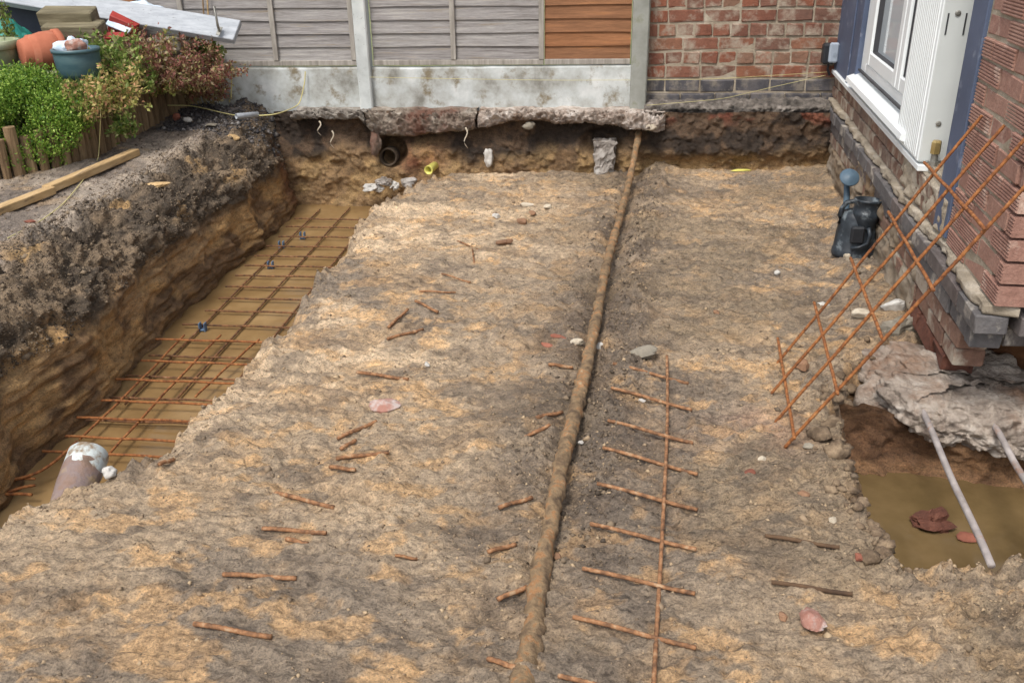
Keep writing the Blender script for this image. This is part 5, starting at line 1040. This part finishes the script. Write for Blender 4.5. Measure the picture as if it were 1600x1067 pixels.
# string lines and twine
def line(name, pts, r, label, mat='string', cat='string'):
    pts = np.array(pts); q = np.linspace(0, len(pts)-1, 12*len(pts)); p = np.stack([np.interp(q, np.arange(len(pts)), pts[:, k]) for k in range(3)], -1)
    for _ in range(14): p[1:-1] = (p[:-2]+p[1:-1]*2+p[2:])/4
    return tag(MB().tube(p, r, 5).done(name, M[mat], None, True), label, cat)
line('string_line', [PY(578, 121, 6.27), PY(850, 126, 6.27), PY(1100, 125, 6.3), PY(1292, 113, 6.3)], .0014, 'yellow builders string stretched level in front of fence and wall')
line('string_line', [PY(1010, 165, 6.2), PY(1130, 155, 6.25), PY(1200, 138, 6.3), PY(1290, 118, 6.3)], .0014, 'slack yellow string slanting up across the brick wall base')
line('twine', [onbank(12, 372, .006), onbank(60, 348, .006), onbank(98, 320, .006), onbank(122, 292, .006), onbank(140, 268, .01), PY(154, 250, 5.02), PY(157, 190, 5.0), PY(157, 155, 5.02), PY(145, 130, 5.05)], .0025, 'pale twine trailing from the flower bed across the path', cat='twine')
line('dry_stem', [PY(250, 165, 6.0), PY(300, 165, 6.1), onbank(370, 182, .02), onbank(430, 180, .03), PY(468, 165, 6.25), PY(476, 130, 6.29), PY(477, 112, 6.3)], .004, 'curved dry stem arching over the dark gravel to the gravel board', cat='stem')
line('dry_stem', [PY(361, 155, 6.28), PY(362, 120, 6.3), PY(360, 96, 6.3)], .005, 'upright dry stalk beside the gravel board end', cat='stem')

# ------------------------------------------------------------------ crumbs (uncountable)
def crumbs(name, C, size, mat, label):
    T = np.array([(1, 0, 0), (-1, 0, 0), (0, 1, 0), (0, -1, 0), (0, 0, 1), (0, 0, -1)], float); TF = np.array([(0, 2, 4), (2, 1, 4), (1, 3, 4), (3, 0, 4), (2, 0, 5), (1, 2, 5), (3, 1, 5), (0, 3, 5)])
    n = len(C); s_ = np.asarray(size)*RNG.lognormal(0, .5, n); v = T[None]*(1+.4*RNG.uniform(-1, 1, (n, 6, 1)))*RNG.uniform(.5, 1.2, (n, 1, 3)); a_ = RNG.uniform(0, 6.28, n); cc, ss = np.cos(a_)[:, None], np.sin(a_)[:, None]
    v = np.stack([v[..., 0]*cc-v[..., 1]*ss, v[..., 0]*ss+v[..., 1]*cc, v[..., 2]*.8], -1)*s_[:, None, None]/2+C[:, None]
    f = (TF[None]+(np.arange(n)*6)[:, None, None]).reshape(-1); me = bpy.data.meshes.new(name); me.vertices.add(n*6); me.vertices.foreach_set('co', v.reshape(-1).astype(np.float32)); me.loops.add(len(f)); me.loops.foreach_set('vertex_index', f.astype(np.int32))
    me.polygons.add(n*8); me.polygons.foreach_set('loop_start', (np.arange(n*8)*3).astype(np.int32)); me.polygons.foreach_set('loop_total', np.full(n*8, 3, np.int32)); me.update(calc_edges=True)
    return tag(link(name, me, M[mat]), label, kind='stuff')
x = RNG.uniform(-2, 1.6, 90000); y = RNG.uniform(1.3, 6.1, 90000)
z, dt, dp, pd, rm, pm = [a[0] for a in floor_h(x[None], y[None], True)]
keep = (dt > -.02) & (dp > -.03) & (RNG.random(90000) < np.clip(rm*.5+.07, 0, .7)) & (x < WO[0]-(WO[1]-y)*.096-.02)
crumbs('soil_crumbs', np.stack([x, y, z+.0005], -1)[keep], .0072, 'crumb', 'loose soil crumbs and grit on the floor')
x = RNG.uniform(-.35, .65, 16000); y = RNG.uniform(2.0, 6.1, 16000); z, dt, dp, pd, rm, pm = [a[0] for a in floor_h(x[None], y[None], True)]
keep = (RNG.random(16000) < .8*np.exp(-((pd-.1)/.08)**2)+.25*np.exp(-((pd+.1)/.06)**2))
crumbs('pipe_spoil_crumbs', np.stack([x, y, z+.001], -1)[keep], .0095, 'crumb_dark', 'dark crumbly spoil along the old pipe')
ii = RNG.integers(0, BANKX.shape[0], 140000); jj = RNG.integers(0, BANKX.shape[1], 140000)
C = np.stack([BANKX[ii, jj], BANKY[ii, jj], BANKZ[ii, jj]], -1); k = ((C[:, 2] > .1) & (C[:, 0] > -2.45) & (RNG.random(140000) < .75)) | ((C[:, 2] > .3) & (RNG.random(140000) < .12))
crumbs('topsoil_crumbs', C[k], .0078, 'crumb_dark', 'crumbly dark topsoil on the bank shoulder')
gx = RNG.uniform(-2.75, -2.06, 4200); gy = RNG.uniform(5.75, 6.33, 4200); gk = (gx+1.9 < (gy-6.0)*1.2+.1); gz = np.array([bankz(a, b_) for a, b_ in zip(gx[gk], gy[gk])])
crumbs('dark_gravel', np.stack([gx[gk], gy[gk], gz+.002], -1), .015, 'slate', 'dark slate gravel by the fence')
